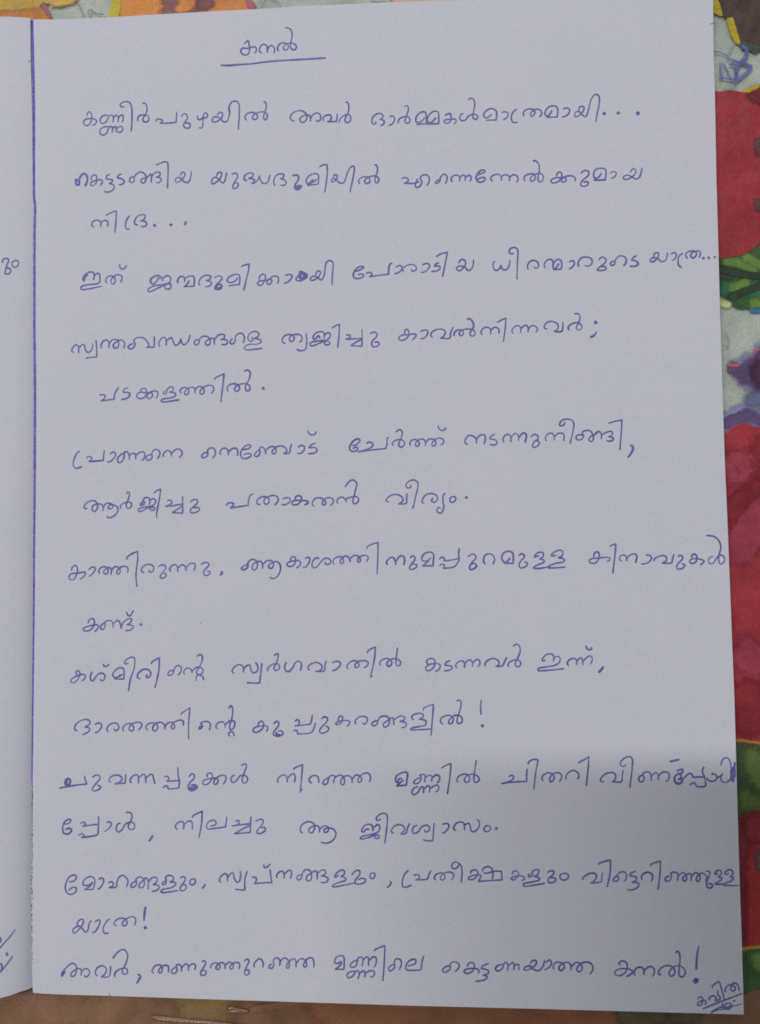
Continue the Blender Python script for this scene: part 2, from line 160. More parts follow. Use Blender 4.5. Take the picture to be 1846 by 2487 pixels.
INK = """
# title
46.98 204.75 47.56 205.22 47.92 205.54 48.21 204.61 48.27 203.36 48.04 202.54 47.29 202.29 46.55 202.69 46.36 203.37 46.81 203.88 47.71 203.77 48.71 203.95 49.45 204.05 49.82 203.45 49.69 202.96 49.39 202.56
51 202.56 50.51 202.92 50.47 203.5 50.85 204.23 51.48 204.5 52 204.17 52.23 203.5 52.16 202.59
52.19 203.25 52.58 203.89 53.07 204.15 53.56 203.85 53.8 203.17 53.64 202.35
54.79 202.79 54.46 203.22 54.55 203.88 55.05 204.44 55.79 204.6 56.52 204.36 56.85 203.77 56.6 203.12 56.02 202.98 55.7 203.41 55.86 203.9 56.52 204.36 57.43 204.49 58.32 204.11 58.56 203.44 58.15 202.93 57.5 203.16 57.26 203.83 57.43 204.98 57.68 206.13 57.45 207.31 56.79 207.84 56.1 207.94
w1.25 41.83 200.3 43.73 200.17 45.88 200.23 48.69 200.3 51.98 200.57 55.27 200.69 60.18 200.74 65.08 200.81
# line
11.98 190.35 12.07 191.05 12.63 191.3 13 190.59 12.92 189.33 12.35 188.38 11.51 188.34 11.14 189 11.65 189.67 12.77 189.76 13.62 189.64 14.13 189.14 13.76 188.46 13.06 188.21
16.71 190.28 16.01 190.39 15.17 189.93 14.89 189.1 15.31 188.58 16.15 188.77 16.66 189.58 16.85 190.13 17.55 190.29 17.89 189.8 17.84 188.69
17.89 189.66 18.4 190.2 18.9 190.04 19.01 189.47 18.96 188.64
19.01 189.61 19.52 190.15 20.02 190.26 20.08 189.43 19.94 188.6
16.85 187.76 16.01 187.8 15.03 187.29 14.89 186.46 15.45 185.93 16.29 186.25 16.71 187.07 16.99 187.7 17.56 187.73 17.7 187.17 17.61 186.33
17.7 187.17 18.17 187.7 18.54 187.55 18.54 186.43
18.56 187.13 19.1 187.6 19.8 187.68 20.02 187.06 19.52 186.39 18.82 186.56
20.36 192.06 19.66 192.09 19.43 192.6 19.94 193.05 20.92 193.2 21.62 192.84 22.04 191.7 22.09 190.03 22.04 188.09 21.89 186.42
23.49 188.63 23.38 189.42 23.85 189.95 24.69 190.05 25.53 189.87 25.89 189.16 25.53 188.48 24.69 188.58 24.55 189.22 24.97 189.9 25.45 190.99 25.33 192.11 24.83 192.69 24.41 192.48
27.62 188.39 27.48 188.81 28.03 188.98 28.78 188.76 28.87 188.39 28.31 188.03 28.31 188.03 29.56 187.97 31.92 188.06 31.92 188.06 32.06 189.3 32.07 190.41
33.23 189.11 33.31 189.66 33.87 189.91 34.42 189.47 34.42 188.78 33.86 187.97 33.58 187.16 34.28 186.66 34.97 186.82 35.05 187.51 34.56 187.81 33.86 187.78
36.77 189.37 36.72 188.76 37.19 188.38 37.82 188.82 38.16 189.58
38.02 189.59 38.38 189.9 38.85 189.69 38.93 189.13 38.43 188.74 37.88 188.71
38.1 189.58 37.88 188.21 37.87 187.11 37.46 186.52 37.04 186.73
41.05 189.18 41.47 189.77 42.02 189.82 42.29 189.26 41.88 188.45 40.91 187.8 40.08 187.84 40.03 188.53 40.64 188.92 41.6 188.6 42.43 187.74 43.11 187.7 43.53 188.38 43.81 189.61 43.68 190.86 44.23 191.94 45.2 192.17 45.88 191.45 45.92 188.96 45.72 185.8
47.57 187.79 47.18 188.49 47.66 189.3 48.75 189.52 49.57 189.21 49.98 188.51 49.57 187.92 48.88 188.14 49.02 188.82 49.85 189.34 51.08 189.56 51.96 189.11 52.11 188.28 51.62 187.75 51.29 188.31 51.49 189.27 51.91 190.62 51.64 191.68 51.23 191.76
58.08 187.19 57.35 187.5 57.14 188.19 57.69 188.99 58.92 189.44 60 189.22 60.68 188.45 60.67 187.49 59.98 186.84 59.31 187.14 59.31 187.83 60.13 188.34 60.95 188.44 61.49 188.01 61.53 186.91
61.54 187.59 62.17 188.53 63.12 188.76 63.71 188.18 63.65 187.23 63.05 186.9 62.7 187.27
64.41 186.92 64.25 187.61 64.88 188.13 65.69 188.24 66.09 187.67 65.68 186.87 65.14 186.75 65.14 186.75 67.17 186.72 67.17 186.72 67.31 187.48 67.32 188.44
67.71 186.32 67.98 187.18 68.67 187.84 69.75 188.2 70.28 187.49 70.14 186.68 69.46 186.35 69.01 186.86 69.2 187.54 69.75 188.61 69.9 190.11 69.5 190.89 69.1 190.83
75.66 186.45 75.65 185.9 75.04 185.85 74.85 186.62 75.27 187.56 76.22 188.12 77.02 187.89 77.28 187.28 76.6 186.82 76.6 186.82 77.41 186.51 77.4 185.75 76.72 185.39
78.62 187.28 79.16 187.45 79.7 187.1 79.69 186.42 79.14 185.62 78.41 185.33
80.48 185.7 80.63 186.51 81.3 187.03 82.38 187.18 82.99 186.69 82.9 185.88 82.22 185.71 81.96 186.32 82.38 187.53 82.74 188.74 82.54 189.51 81.79 189.38
86.25 186.83 85.57 186.04 84.9 185.79 84.31 185.95 84.38 186.9 85.06 187.77 86 188.06 86.52 187.5 86.5 185.46 86.5 185.46 84.36 185.35
88.65 186.73 87.97 185.94 87.3 185.61 86.77 185.99 86.92 186.94 87.73 187.85 88.67 188.09 89.19 187.52 89.16 185.35 89.16 185.35 86.5 185.32
90.52 186.92 90.92 187.31 91.59 187.42 91.85 186.73 91.7 185.79 91.03 185.35 90.37 185.57 90.5 186.03 91.57 186.2 92.77 186.15 92.89 185.6 92.35 185.08
94.51 187.3 93.98 187.19 93.7 186.39 94.09 185.77 94.89 185.93 95.43 186.59 96.37 187.09 97.29 186.92 97.55 186.37 97.01 185.93 96.49 186.41 96.64 187.62 96.93 189.24 96.68 190.33 95.89 190.58 95.67 190.16
100.52 187.01 99.84 186.36 99.05 186.25 98.79 186.94 99.34 187.73 100.4 188.15 101.32 187.79 101.57 186.96 101.42 185.62 101.42 185.62 99.3 185.7
102.63 187.19 103.3 187.35 103.95 187 103.86 186.33 103.27 185.76 102.87 185.69
105.89 187.82 105.15 187.36 104.68 186.43 104.72 185.48 105.11 184.93 106.03 185.03
107.37 186.19 107.17 186.87 107.65 187.53 108.71 187.76 109.5 187.46 109.62 186.78 109.08 186.12 108.69 186.27 108.83 186.94 109.5 187.46 110.29 187.64 110.94 187.26 111.06 186.58 110.6 185.85
113.31 187.3 112.63 186.25 111.97 186.14 111.77 186.82 112.26 187.75 113.32 188.25 114.24 187.94 114.49 187.26 114.33 185.78 114.33 185.78 112.1 185.79
115.54 187.35 116.2 187.67 116.85 187.43 116.92 186.75 116.3 185.97 115.25 185.74
118.93 186.94 119.08 187.75 119.74 187.85 119.99 187.31 119.45 186.39 118.52 185.69 118 185.9 118.28 186.7 119.06 186.67 119.96 185.69 120.48 185.81 120.9 187 121.46 189.13 122.14 190.18 122.79 190.29 123.25 189.6 123.14 187.99 122.71 186.12 122.41 184.39
d1.2 124.22 186.12
d1.2 127.14 186.14
d1.5 131.25 185.92
# line
w1.4 10.23 175.65 9.8 176.08 9.38 176.38 9.52 175.26 10.09 175.04 10.23 175.65 10.23 176.34 10.79 177.29 11.49 177.49 12 176.83 12 175.71 11.5 174.71
13.04 175.95 12.9 176.51 13.32 177.05 14.02 177.02 14.17 176.18 14.03 175.35 13.32 174.74 12.76 174.99 12.96 175.54 14.17 175.9 15.15 176 15.43 175.44 14.87 174.68
17.11 177.17 16.41 176.78 16.27 176.1 16.27 176.1 17.67 175.9 17.53 175.35 16.97 175.1 16.97 175.1 17.95 174.72 17.95 173.81 17.11 173.29 16.13 173.25 15.93 173.61
19.77 177.14 19.07 176.81 18.79 176.27 18.79 176.27 19.91 175.95 20.32 175.38 19.91 174.84 19.07 174.68
22.42 176.4 21.72 176.15 21.52 175.47 22 175.09 22.56 175.43 22.64 176.39 23.53 177.27 24.37 177.29 25.06 176.71 25.2 175.6 24.65 174.85 24.09 175.23 24.37 175.85 25.34 176.01 25.76 176.4 26.32 176.8 26.45 176.1 26.31 174.86
26.45 176.24 27.15 177.04 27.98 177.2 28.4 176.85 28.12 176.31 27.43 176.06 27.43 176.06 28.4 175.88 28.54 175.19 27.84 174.8 27.43 174.96
27.38 178.69 28.27 179.07 29.38 179.44 30.07 179.21 30.07 179.21 30.15 177.33 30.06 175.4 29.98 173.48
32.83 176.26 33.25 176.93 33.8 176.77 33.8 176.08 32.97 175.15 32.14 174.71 31.72 175.06 32 175.74 32.83 175.71 33.66 174.85 34.49 174.62 35.04 175.34 35.32 177.12
40.89 175.66 41.17 176.47 41.86 176.58 42 176.03 41.44 174.95 40.34 174.17 39.84 174.19 39.85 175.01 40.48 175.54 41.3 175.09 42.13 174.24 42.54 174.36 42.87 175.31 43.1 176.54
44.19 175.94 44.8 176.25 45.43 176.03 45.42 175.21 44.87 174.41 44.45 173.46 44.59 172.91 45.27 173.02 45.69 173.69 45.28 174.12 44.79 174.05
47.61 174.57 47.06 174.68 46.98 175.42 47.62 176.03 48.58 176.18 48.98 175.89 48.71 175.35 47.89 174.97 47.89 174.97 48.98 174.79 49.25 174.1 48.84 173.84 48.56 173.99 49.38 174.09 50.07 174.75 50.35 175.56
50.35 175.43 50.48 174.6 50.88 173.9 51.43 173.74 52.11 174.04 52.61 175.61
53.74 173.16 53.42 173.8 53.54 174.75 54.17 175.55 55.12 175.73 55.66 175.44 55.39 174.82 54.84 174.7 54.84 174.7 55.79 174.34 56.14 173.7 55.65 173.17 54.83 173.28
57.43 175.15 58.11 175.34 58.79 175.1 58.78 174.28 58.23 173.48 57.95 172.67 58.36 172.11 59.17 172.35 59.45 172.89 58.91 173.04 58.36 172.87
w1.8 58.28 172.99 58.36 172.33 59.04 172.41 59.31 172.84 58.63 172.86
62.85 174.26 62.03 173.74 60.81 173.38 60.49 174.08 61.09 175.01 62.18 175.46 62.99 175.34 63.2 174.65 63.11 173.16 63.11 173.16 60.67 172.98
62.03 174.29 61.35 173.58 60.67 173.06
63.33 176.89 64.09 177.27 65.04 177.37 65.04 177.37 65.1 175.67 64.87 173.5 64.52 171.28
66.36 174.53 66.64 175.07 67.17 174.91 67.17 174.37 66.49 173.57 66 173.59 66.17 174.21 66.9 174.1 67.7 173.26 68.64 173.3 69.06 174.29 69.75 176.04 70.56 176.82 70.96 176.26 70.67 174.37 69.97 171.08
72.14 172.82 71.82 173.51 72.29 174.17 73.5 174.4 74.16 173.97 74.29 173.28 73.75 172.89 73.16 173.19 73.36 173.86 74.3 174.37 75.51 174.46 76.18 173.89 76.03 173.08 75.58 172.96 75.37 173.78 75.92 175.53 75.8 176.76 75.27 176.86
81.09 173.59 81.79 173.91 82.48 173.53 82.3 172.84 81.6 172.69 81.6 172.69 83.51 172.55 84.9 172.92
84.56 173.63 84.03 172.42 84.19 171.71 84.89 171.79 85.42 172.72 85.08 173.61 85.44 174.13 86.3 174.34 86.99 173.72 86.91 172.67 86.45 171.98
89.4 173.28 88.71 172.95 88.29 172.62 88.53 172.33 89.22 172.76 89.41 173.63 90.11 174.31 90.79 173.93 90.78 173.05 90.42 172.19
91.98 172.48 91.65 173.2 92.17 173.88 93.04 174.02 93.48 173.48 93.47 172.61
93.48 173.48 94.24 173.98 94.65 173.61 94.64 172.63
94.65 173.44 95.45 173.87 95.96 173.39 95.67 172.46
w1.2 97.34 173.87 98.2 174.19 98.89 174.51 98.66 174.87 97.87 174.73 97.06 173.7 97.15 172.65 98 172.27 98.87 172.76 98.7 173.29 97.84 173.22 97.32 172.82
100.58 172.35 100.07 172.89 100.43 173.58 101.63 173.89 102.31 173.34 102.29 172.46
102.31 173.34 103.17 173.73 104.02 173.28 104 172.3
104.02 173.1 104.88 173.67 105.73 173.22 105.82 172.34 105.37 172
107.42 172.11 107.09 172.82 107.61 173.5 108.98 173.73 109.49 173.26 109.3 172.39 108.62 172.13 108.46 172.77 109.15 173.44 110.52 173.74 111.19 173.02 110.83 171.99 110.15 172.08 110.06 173.06 110.36 174.45 110.21 175.85 109.54 176.5 109.03 176.42
113.91 172.92 114.27 173.78 114.95 173.76 115.03 172.88 114.4 171.93 113.21 171.55 112.77 172.09 113.39 172.59 114.93 172.71 115.78 172.68 115.93 171.98 115.25 171.66 114.92 172.12 115.78 172.86 116.97 172.99 117.81 172.61 117.8 171.74
119.02 173.44 119.88 174.04 120.72 173.73 120.53 172.86 119.33 171.86 118.97 171.01 119.64 170.63 120.5 170.95 120.44 171.58 119.49 171.51
123.42 173.46 122.9 172.61 122.05 172.29 121.72 173 122.08 174.03 123.27 174.4 124.28 173.95 124.17 171.87 124.17 171.87 121.7 171.88
125.11 173.23 125.96 173.61 126.46 173.18 126.11 172.5 125.42 172.1
129.33 173.25 130.02 174.09 130.52 173.73 130.33 172.87 129.3 172.04 128.29 171.79 127.89 172.26 128.64 172.75 129.65 172.37 130.48 171.82 131.33 172.31 131.88 174.2
# line
13.62 165.49 13.05 165.93 13.33 166.75 14.17 167.05 14.87 166.83 15.1 166.27 15.02 165.58
15.1 166.35 15.85 166.93 16.55 166.77 16.69 166.21 16.55 165.52
16.13 167.97 17.11 168.49 18.57 168.99 18.57 168.99 18.51 166.83 18.23 164.08
21.63 167.77 21.02 167.15 20.66 166.06 20.68 165.1 21.02 164.81 21.58 164.85
23.39 165.55 22.69 165.99 22.75 166.82 23.53 167.7 24.64 167.9 25.05 167.42 24.64 166.75 23.94 166.58 23.94 166.58 25.05 166.32 25.33 165.62 24.77 165.23 24.08 165.39
d1.2 27.13 165.42
d1.1 30.73 165.42
w1.7 34.11 166.12 33.77 165.23
# line
11.42 153.52 11.08 154.09 11.53 155.06 12.53 155.62 13.43 155.44 13.65 154.77 13.43 153.79
13.65 154.66 14.1 155.2 14.66 155.25 14.89 154.51 14.89 153.52 14.33 152.99 12.43 152.83 10.86 152.55 10.68 152.01 11.08 151.77 12.65 151.94 15.33 152.41
w2 11.26 153.75 11.48 154.51 12.2 155.2
16.56 153.03 16.18 153.59 16.56 154.35 17.45 154.65 18.12 154.19 18.34 153.41 17.9 152.76 17.39 153.11 17.45 153.88 18.23 154.62 19.12 154.81 19.79 154.46 19.79 153.69 19.46 153.04
19.35 157.16 19.35 156.57 19.79 156.04 20.46 156.2 20.86 156.85
28.33 153.53 27.89 153.87 27.56 153.12 26.78 152.48 26.23 152.94 26.34 153.7 27.23 154.27 28.11 154.3 28.66 153.74 29 153.03
28.77 153.52 29.33 154.04 30.1 154.24 30.65 153.67 30.43 152.81 29.33 152.4 27.11 152.14 25.78 151.53 25.67 150.98 26.34 150.92 27.78 151.58 29.32 152.18 30.43 152.48 30.76 152.03 30.43 151.38 29.65 151.34 29.32 151.97 29.88 152.49
32.3 152.53 32.2 153.19 32.64 153.83 33.41 153.98 33.74 153.36 33.74 152.7
33.74 153.36 34.4 153.88 35.17 154.01 35.83 153.73 35.82 151.76 35.82 151.76 33.62 151.72 33.62 151.72 34.4 152.35 34.73 153.11
37.14 151.83 36.88 152.49 37.15 153.25 38.03 153.99 39.13 154.02 39.56 153.61 39.12 153.08 38.46 152.88 38.46 152.88 39.45 152.63 39.67 152.08 39.01 151.62 38.24 151.58
40.33 153.37 40.99 153.83 41.76 153.71 41.97 153.21 41.42 152.57 40.76 151.94 40.32 151.3 40.76 150.85 41.63 150.93 41.96 151.57 41.53 152.02 40.98 151.82
w1.7 40.87 151.82 40.76 151.17 41.42 151.04 41.75 151.58
45.45 153.3 44.86 152.61 43.8 152.3 43.1 152.67 43.34 153.36 44.05 153.81 44.99 154.06 45.81 153.75 45.8 151.84 45.8 151.84 43.33 151.61
46.17 155.73 46.99 156.06 47.93 156.22 47.93 156.22 47.81 154.86 47.21 152.54 46.73 150.45
50.09 152.69 50.26 153.5 50.96 153.94 51.43 153.58 51.42 152.76 50.71 151.61 50.01 151.52 49.71 152 50.25 152.45 51.42 152.53 52.71 152.72 52.82 152.13 52.23 151.64 51.77 151.93 52 152.51 52.94 153.3 53.88 153.38 54.34 152.9 54.22 152.09 53.98 151.75
55.74 153.44 56.68 153.69 57.26 153.4 57.02 152.7 56.32 152.03 55.5 151.77
w2.2 58.77 154.16 59.7 153.9 60.39 153.41 60.16 152.84 59.23 152.75 58.88 153.35 59.47 153.79 60.28 153.3 59.69 152.97
58.89 154.28 58.77 153.35 58.18 152.9 58.29 152.31 59.22 152.22 59.92 152.73
62.37 153.35 62.72 154.16 63.3 154.19 63.41 153.67 62.71 152.65 61.54 152.22 61.2 152.58 61.78 153.14 62.71 152.88 63.52 152.27 63.98 152.61 64.34 153.87 64.59 155.73 65.29 156.4 65.98 156.15 66.2 155.33 66 153.36 65.93 150.99
w1.1 70.94 153.88 71.91 154.17 72.73 154.69 72.45 154.91 71.48 154.72 70.73 153.88 70.5 152.92 71.03 152.36 72.1 152.4 72.71 152.85 72.33 153.3 71.47 153.11
73.18 153.27 73.72 153.58 74.47 153.34 74.42 152.91 73.93 152.64 73.93 152.64 75.96 152.86 78.1 153.08 78.1 153.08 78.11 154.2 78.33 155.16 78.93 155.42
79.61 154.47 80.36 154.88 80.89 154.65 80.88 154 80.13 153.32 79.27 153.13
81.3 153.45 81.09 154.1 81.74 154.73 82.81 155.02 83.76 154.78 84.03 154.12 83.64 153.6 83.11 153.61 82.9 154.05
85.25 154.84 86.21 155.13 86.84 154.79 86.62 154.04 85.76 153.32 84.91 153.3
88.86 155.2 88.22 155.01 87.85 154.44 87.85 154.44 88.85 154.51 89.06 153.97 88.31 153.46 87.14 153.38
88.24 156.51 89.2 157.08 90.69 157.42 90.69 157.42 90.24 155.33 89.56 152.13
92.98 154.92 93.42 155.66 94.16 155.68 94.47 155.2 94.35 154.45 93.39 153.41 92.75 153.5 92.59 154.08 93.4 154.38 94.45 154.02 94.86 153.37 95.6 153.56 96.04 154.3 96.2 155.68
100.61 155.32 100.28 154.3 100.64 153.27 101.43 153.37 101.98 154.25 101.98 154.25 102.22 153.44 103 153.26 103.64 154.04 103.88 155.32
104.79 156.73 104 156.69 103.7 157.25 104.18 157.88 105.12 157.94 105.58 157.19 105.46 155.43 105.26 151.11
107.72 153.12 107.51 153.93 108.06 154.87 109.01 155.07 109.78 154.5 109.77 153.7 109.29 153.4 108.89 153.79
111.26 153.34 111.03 154.15 111.67 155.09 112.61 155.15 112.91 154.41 112.83 153.29
112.97 154.25 113.71 155.12 114.49 155 114.72 154.2 114.61 153.08 114.61 153.08 112.89 153.04 112.89 153.04 113.68 153.59 114.16 154.37
116.2 154.54 116.99 154.83 117.35 154.28 116.96 153.49 116.17 153.04
118.21 153.39 118.16 154.41 118.87 155.35 120.12 155.47 120.98 154.97 120.96 154.01 120.24 153.56 119.46 153.74
122.44 154.77 123.08 155.39 123.85 155.04 123.83 154.25 122.88 153.48 122.09 152.71 123.02 152.52 123.87 152.81 123.66 153.36 122.72 153.32
125.86 154.51 125.23 154.37 124.82 153.9 125.22 153.51 125.75 153.87 125.86 154.67 126.65 155.44 127.43 155.48 128.13 154.92 128.02 153.97 127.54 153.34
130.38 155.49 129.75 155.19 129.27 154.57 129.27 154.57 130.2 154.32 130.65 153.73 130.02 153.27 128.84 153.31
133.77 155.07 134.1 155.85 134.72 155.99 134.86 155.35 134.22 154.42 133.44 154.03 133.14 154.45 133.77 154.97 134.69 154.72 135.45 154.07 136.39 154.45 136.73 155.93
137.34 155.6 138.12 155.89 138.57 155.4 138.24 154.62 137.62 154.23
139.96 155.74 139.18 155.23 138.85 154.29 138.98 153.17 139.59 152.68
140.86 154.54 140.42 155.35 141.05 156.03 142.28 156.09 142.73 155.44 142.09 154.67 141.49 155 141.81 155.78 143.05 156.16 143.5 155.58 143.17 154.63
d1 144.09 154.54
d1 145.17 154.58
d0.8 146.4 154.7
# line
9.09 137.97 8.61 138.37 8.89 139.18 9.64 139.65 10.12 139.23 10.12 137.78
10.12 138.82 10.9 139.67 11.46 139.47 11.61 138.64 12.17 137.94 12.86 138.19 13.28 139.14 13.14 139.83
14.03 140.63 14.2 138.71 14.2 136.85 14.2 136.85 13 136.82 11.69 136.64
15.37 138.67 15.15 139.36 15.65 140.31 16.48 140.5 16.9 139.86 16.9 138.77
16.98 139.73 17.73 140.53 18.71 140.5 19.12 139.8 18.85 138.86 18.15 138.74 17.87 139.29 18.43 139.96 19.54 140.48 20.37 139.91 20.37 139.09 20.09 138.6
22.31 139.58 21.62 139.33 21.2 138.93 21.48 138.46 22.31 138.63 22.73 139.43 22.45 140.26 23.01 140.79 23.97 140.9 24.8 140.61 25.63 139.63 25.77 138.94 25.22 138.63 25.22 138.63 27.01 138.69 27.01 138.69 27.01 141.09
28.25 138.61 27.98 139.43 28.53 140.5 29.22 140.76 29.63 140.2 29.63 138.98
29.71 139.93 30.46 140.59 30.87 140.58 31.14 139.89 31.56 139.06 32.11 139.05 32.66 139.71 32.85 140.39 32.85 140.39 33.07 139.43 33.62 139.06 34.44 139.67 34.94 141.15
36.91 139.87 36.23 140.03 35.81 139.36 36.22 138.88 36.85 139.33 37.05 140.27 38.01 140.79 38.96 140.49 39.37 139.67 39.1 138.86 38.41 138.88 38.33 139.56 39.1 140.08 39.92 140.33 40.19 139.92 40.24 138.83
40.33 139.92 41.02 140.85 41.97 141.09 42.52 140.81 42.24 140.14 41.56 139.94 41.56 139.94 42.79 139.85 43.14 139.16 42.37 138.78 41.83 138.93
44.29 140.08 43.79 139.69 43.68 139.15 44.28 138.94 44.77 139.53 44.83 140.47 45.52 141.13 46.33 141.11 46.79 140.42 46.73 139.47 46.46 139.08
48.31 140.24 48.77 139.83 48.23 139.38 47.61 139.86 47.61 140.4 47.96 141.06 48.92 141.53 49.87 141.15 49.86 140.47 49.05 140.01 49.05 140.01 50.26 139.65 50.4 139.11 49.45 138.73 48.09 138.76 47 138.38 46.86 137.71 47.81 137.55 50.8 137.8
55.79 138.74 55.14 139 55.07 139.73 55.68 140.44 56.78 140.65 57.51 140.27 57.62 139.54 57.01 139.07 56.6 139.57 56.9 140.29 57.99 140.62 58.96 140.47 59.32 139.86 59.12 139.14 58.71 138.9
60.18 140.81 60.34 139.47 60.28 138.02 59.91 137.25 58.82 137.08 58.14 137.46
63.2 139.64 62.84 140.25 62.35 139.66 61.86 139.48 61.7 139.92 62.12 140.63 62.97 141.05 63.93 140.95 64.17 140.34 64.04 139.49
64.17 140.22 64.78 140.8 65.33 140.67 65.37 139.94 64.64 139.23 63.19 139.15 61.37 138.84 61.01 138.36 61.49 138.03 62.7 138.44 64.16 139.01 65.12 138.86 65.31 138.37 64.63 138.15 64.11 138.52 64.4 139
65.82 141.75 66.6 142.26 67.38 142.55 67.38 142.55 67.31 140.25 66.99 137.48
68.75 140.1 69.24 140.25 69.72 140.07 69.47 139.52 68.62 139.3 68.62 139.3 70.19 139.33 72.23 139.4
72.26 141.45 72.22 137.71 72.22 137.71 69.81 137.89 69.81 137.89 70.9 138.59 72.11 139.16
73.93 140.32 74.65 140.67 75.37 140.41 75.36 139.68 74.63 138.98 74.26 138.26 74.5 137.61 75.34 137.58 75.94 138.1 75.59 138.54 74.87 138.49
81.35 140.13 81.48 140.97 82 141.03 82.24 140.47 82.06 139.51 81.21 138.81 80.26 138.83 80.14 139.44 80.87 139.9 82.18 139.92 83.5 140.07 83.73 139.59 82.88 138.69
84.69 140.52 85.65 140.86 86.29 140.6 86.11 139.77 85.39 139.06 84.67 139.03
87.28 139.19 86.88 139.75 87.44 140.57 88.68 140.96 89.64 140.79 89.99 140.23 89.62 139.41 88.93 139.01 88.93 139.01 90.85 138.96 91.14 140.2 91.7 141.35
91.81 139.35 91.96 140.18 92.79 140.71 93.61 140.55 93.82 139.99 93.46 139.45 92.91 139.74 93.2 140.42 94.3 140.81 95.67 140.69 96.29 140.07 96.06 139.38 95.37 139.4 95.25 140.09 95.95 141.18 95.83 142.3 95.15 143.01 94.52 142.89
97.83 139.48 97.49 140.04 97.99 140.86 98.81 141.11 99.49 140.68 99.55 139.57
99.57 140.4 100.45 141.07 101.26 140.63 101.3 139.66
100.87 142.03 101.84 142.55 102.8 142.94 102.8 142.94 102.63 140.74 102.17 137.85
104.29 139.53 104.03 140.29 104.67 141.1 105.49 141.22 105.89 140.65 105.82 139.69
105.89 140.52 106.58 141.24 107.26 141.17 107.46 140.48 107.37 139.79
107.52 140.47 108.21 141.2 109.02 140.99 109.41 140.29 109 139.75
111.45 140.38 110.83 140.67 111.06 141.49 112.02 142.02 113.23 141.71 113.76 141.01 113.47 140.19 112.79 139.87 112.79 139.87 114.49 139.89 114.72 141.81
116.04 139.99 115.78 140.54 116.33 141.22 117.55 141.6 118.49 141.16 118.61 140.33 117.93 140.02 117.48 140.5 117.95 141.45 118.33 142.82 117.86 143.52 117.18 143.45
d1.3 121.54 141.58
w1.5 121.69 139.57 121.27 138.89 120.32 138.37
# line
14.83 128.44 15.47 128.61 16.11 128.33 15.89 127.73 15.11 127.21 15.11 127.21 18.11 127.55 18.11 127.55 18.24 128.77 19.08 130.11
21.15 129.93 20.32 129.67 20.04 129 20.04 129 21.43 128.83 21.48 128.15 20.87 127.62 19.63 127.38
23.91 129.05 24.19 129.58 25.02 129.65 25.29 129.02 25.16 128.2 24.33 127.54 23.36 127.7 23.14 128.39 23.91 128.91 25.29 128.74 26.4 128.72 26.53 127.9 25.84 127.51 25.29 127.93 25.85 128.73 26.81 129.12 27.64 128.96 27.77 128.28 27.36 127.48
29.29 129.06 28.93 128.66 29.15 128.38 29.7 128.64 29.75 129.32 30.66 129.98 31.21 129.69 30.93 129.02 30.25 128.77 30.25 128.77 31.48 128.6 31.62 127.92 30.52 127.54 28.87 127.31 28.46 126.91 29.01 126.68 30.52 126.81 32.58 127.09
32.99 128.43 32.66 129.12 33.27 129.65 34.23 129.62 34.64 128.94 34.36 128.27 33.81 128.14 33.68 128.69 34.23 129.35 35.19 129.74 35.87 129.45 35.95 128.37
35.95 129.18 36.69 129.84 37.51 129.68 37.97 129 37.78 128.32 37.23 128.2 37.04 128.75 37.65 129.54 38.74 130.06 39.83 129.9 40.05 129.08 39.55 128.23
40.06 131.3 40.93 131.9 42.3 132.49 42.3 132.49 42.15 130.66 41.59 126.35
43.23 128.61 42.96 129.29 43.51 130.08 44.74 130.27 45.55 129.77 45.68 129.09 45.14 128.64 44.59 128.98 45.01 129.78 46.23 130.24 47.45 130.13 47.99 129.44 47.71 128.69 47.04 128.87 47.04 129.87 47.73 131.06 48.06 132.54 47.52 133.17 46.65 132.92
d1.2 50.83 129.11
# line
10.51 116.39 9.8 115.93 9.24 114.85 8.96 113.55 9.25 112.79 9.81 112.62 10.92 112.97
11.92 114.8 12.36 115.12 13.1 114.95 13.03 114.46 12.48 114.03 12.48 114.03 14.03 114.11 15.7 114.26 15.7 114.26 15.76 115.17 15.92 116.46
17.13 115.62 17.91 115.99 18.42 115.66 18.24 114.91 17.36 114.05 16.52 113.85
20.34 115.73 19.57 115.42 18.9 114.68 18.9 113.92 19.46 113.69 20.12 114.33 20.34 115.3 20.34 115.84 20.89 116.05 21.33 115.5 21.51 114.2
21.51 115.17 22.22 115.7 22.77 115.37 22.88 114.28
22.88 115.15 23.65 115.78 24.53 115.92 24.9 115.33 24.75 114.57 24.2 114.04
26.29 115.3 25.63 115.21 25.19 114.67 25.3 114.17 25.96 114.16 26.51 114.76 26.4 115.41 26.73 116.16 27.39 116.43 28.05 116.03 28.2 115.27 27.61 114.35
29.03 114.71 28.93 115.26 29.37 115.89 30.02 116.16 30.57 115.76 30.83 114.85
30.83 115.54 31.45 116.18 32.22 116.43 32.87 116.05 33.09 115.29 32.43 114.48
38.74 115.32 38.2 115.55 37.65 115.23 37.32 114.7 37.76 114.42 38.52 114.75 38.74 115.43 38.63 115.97 39.18 116.46 39.83 116.49 40.33 115.94 40.33 115.08 39.67 114.23
41.57 114.95 41.35 115.49 41.79 116.24 42.55 116.39 43.09 115.95 43.24 114.88
43.24 115.56 43.96 116.2 44.83 116.35 45.26 115.74 45.15 114.67
46.24 116.05 47.32 116.14 48.08 116.66 47.76 117.03 46.89 116.79 46.13 115.94 45.84 115.09 46.12 114.27 47.09 114.1 48.07 114.62 47.96 115.09 47.21 115.17 46.45 114.86
50.02 115.98 49.37 115.56 48.87 114.93 49.09 114.5 49.8 114.7 50.09 115.44 49.92 116.09 50.35 116.51 50.89 116.28 51.21 115.74 51.31 114.89
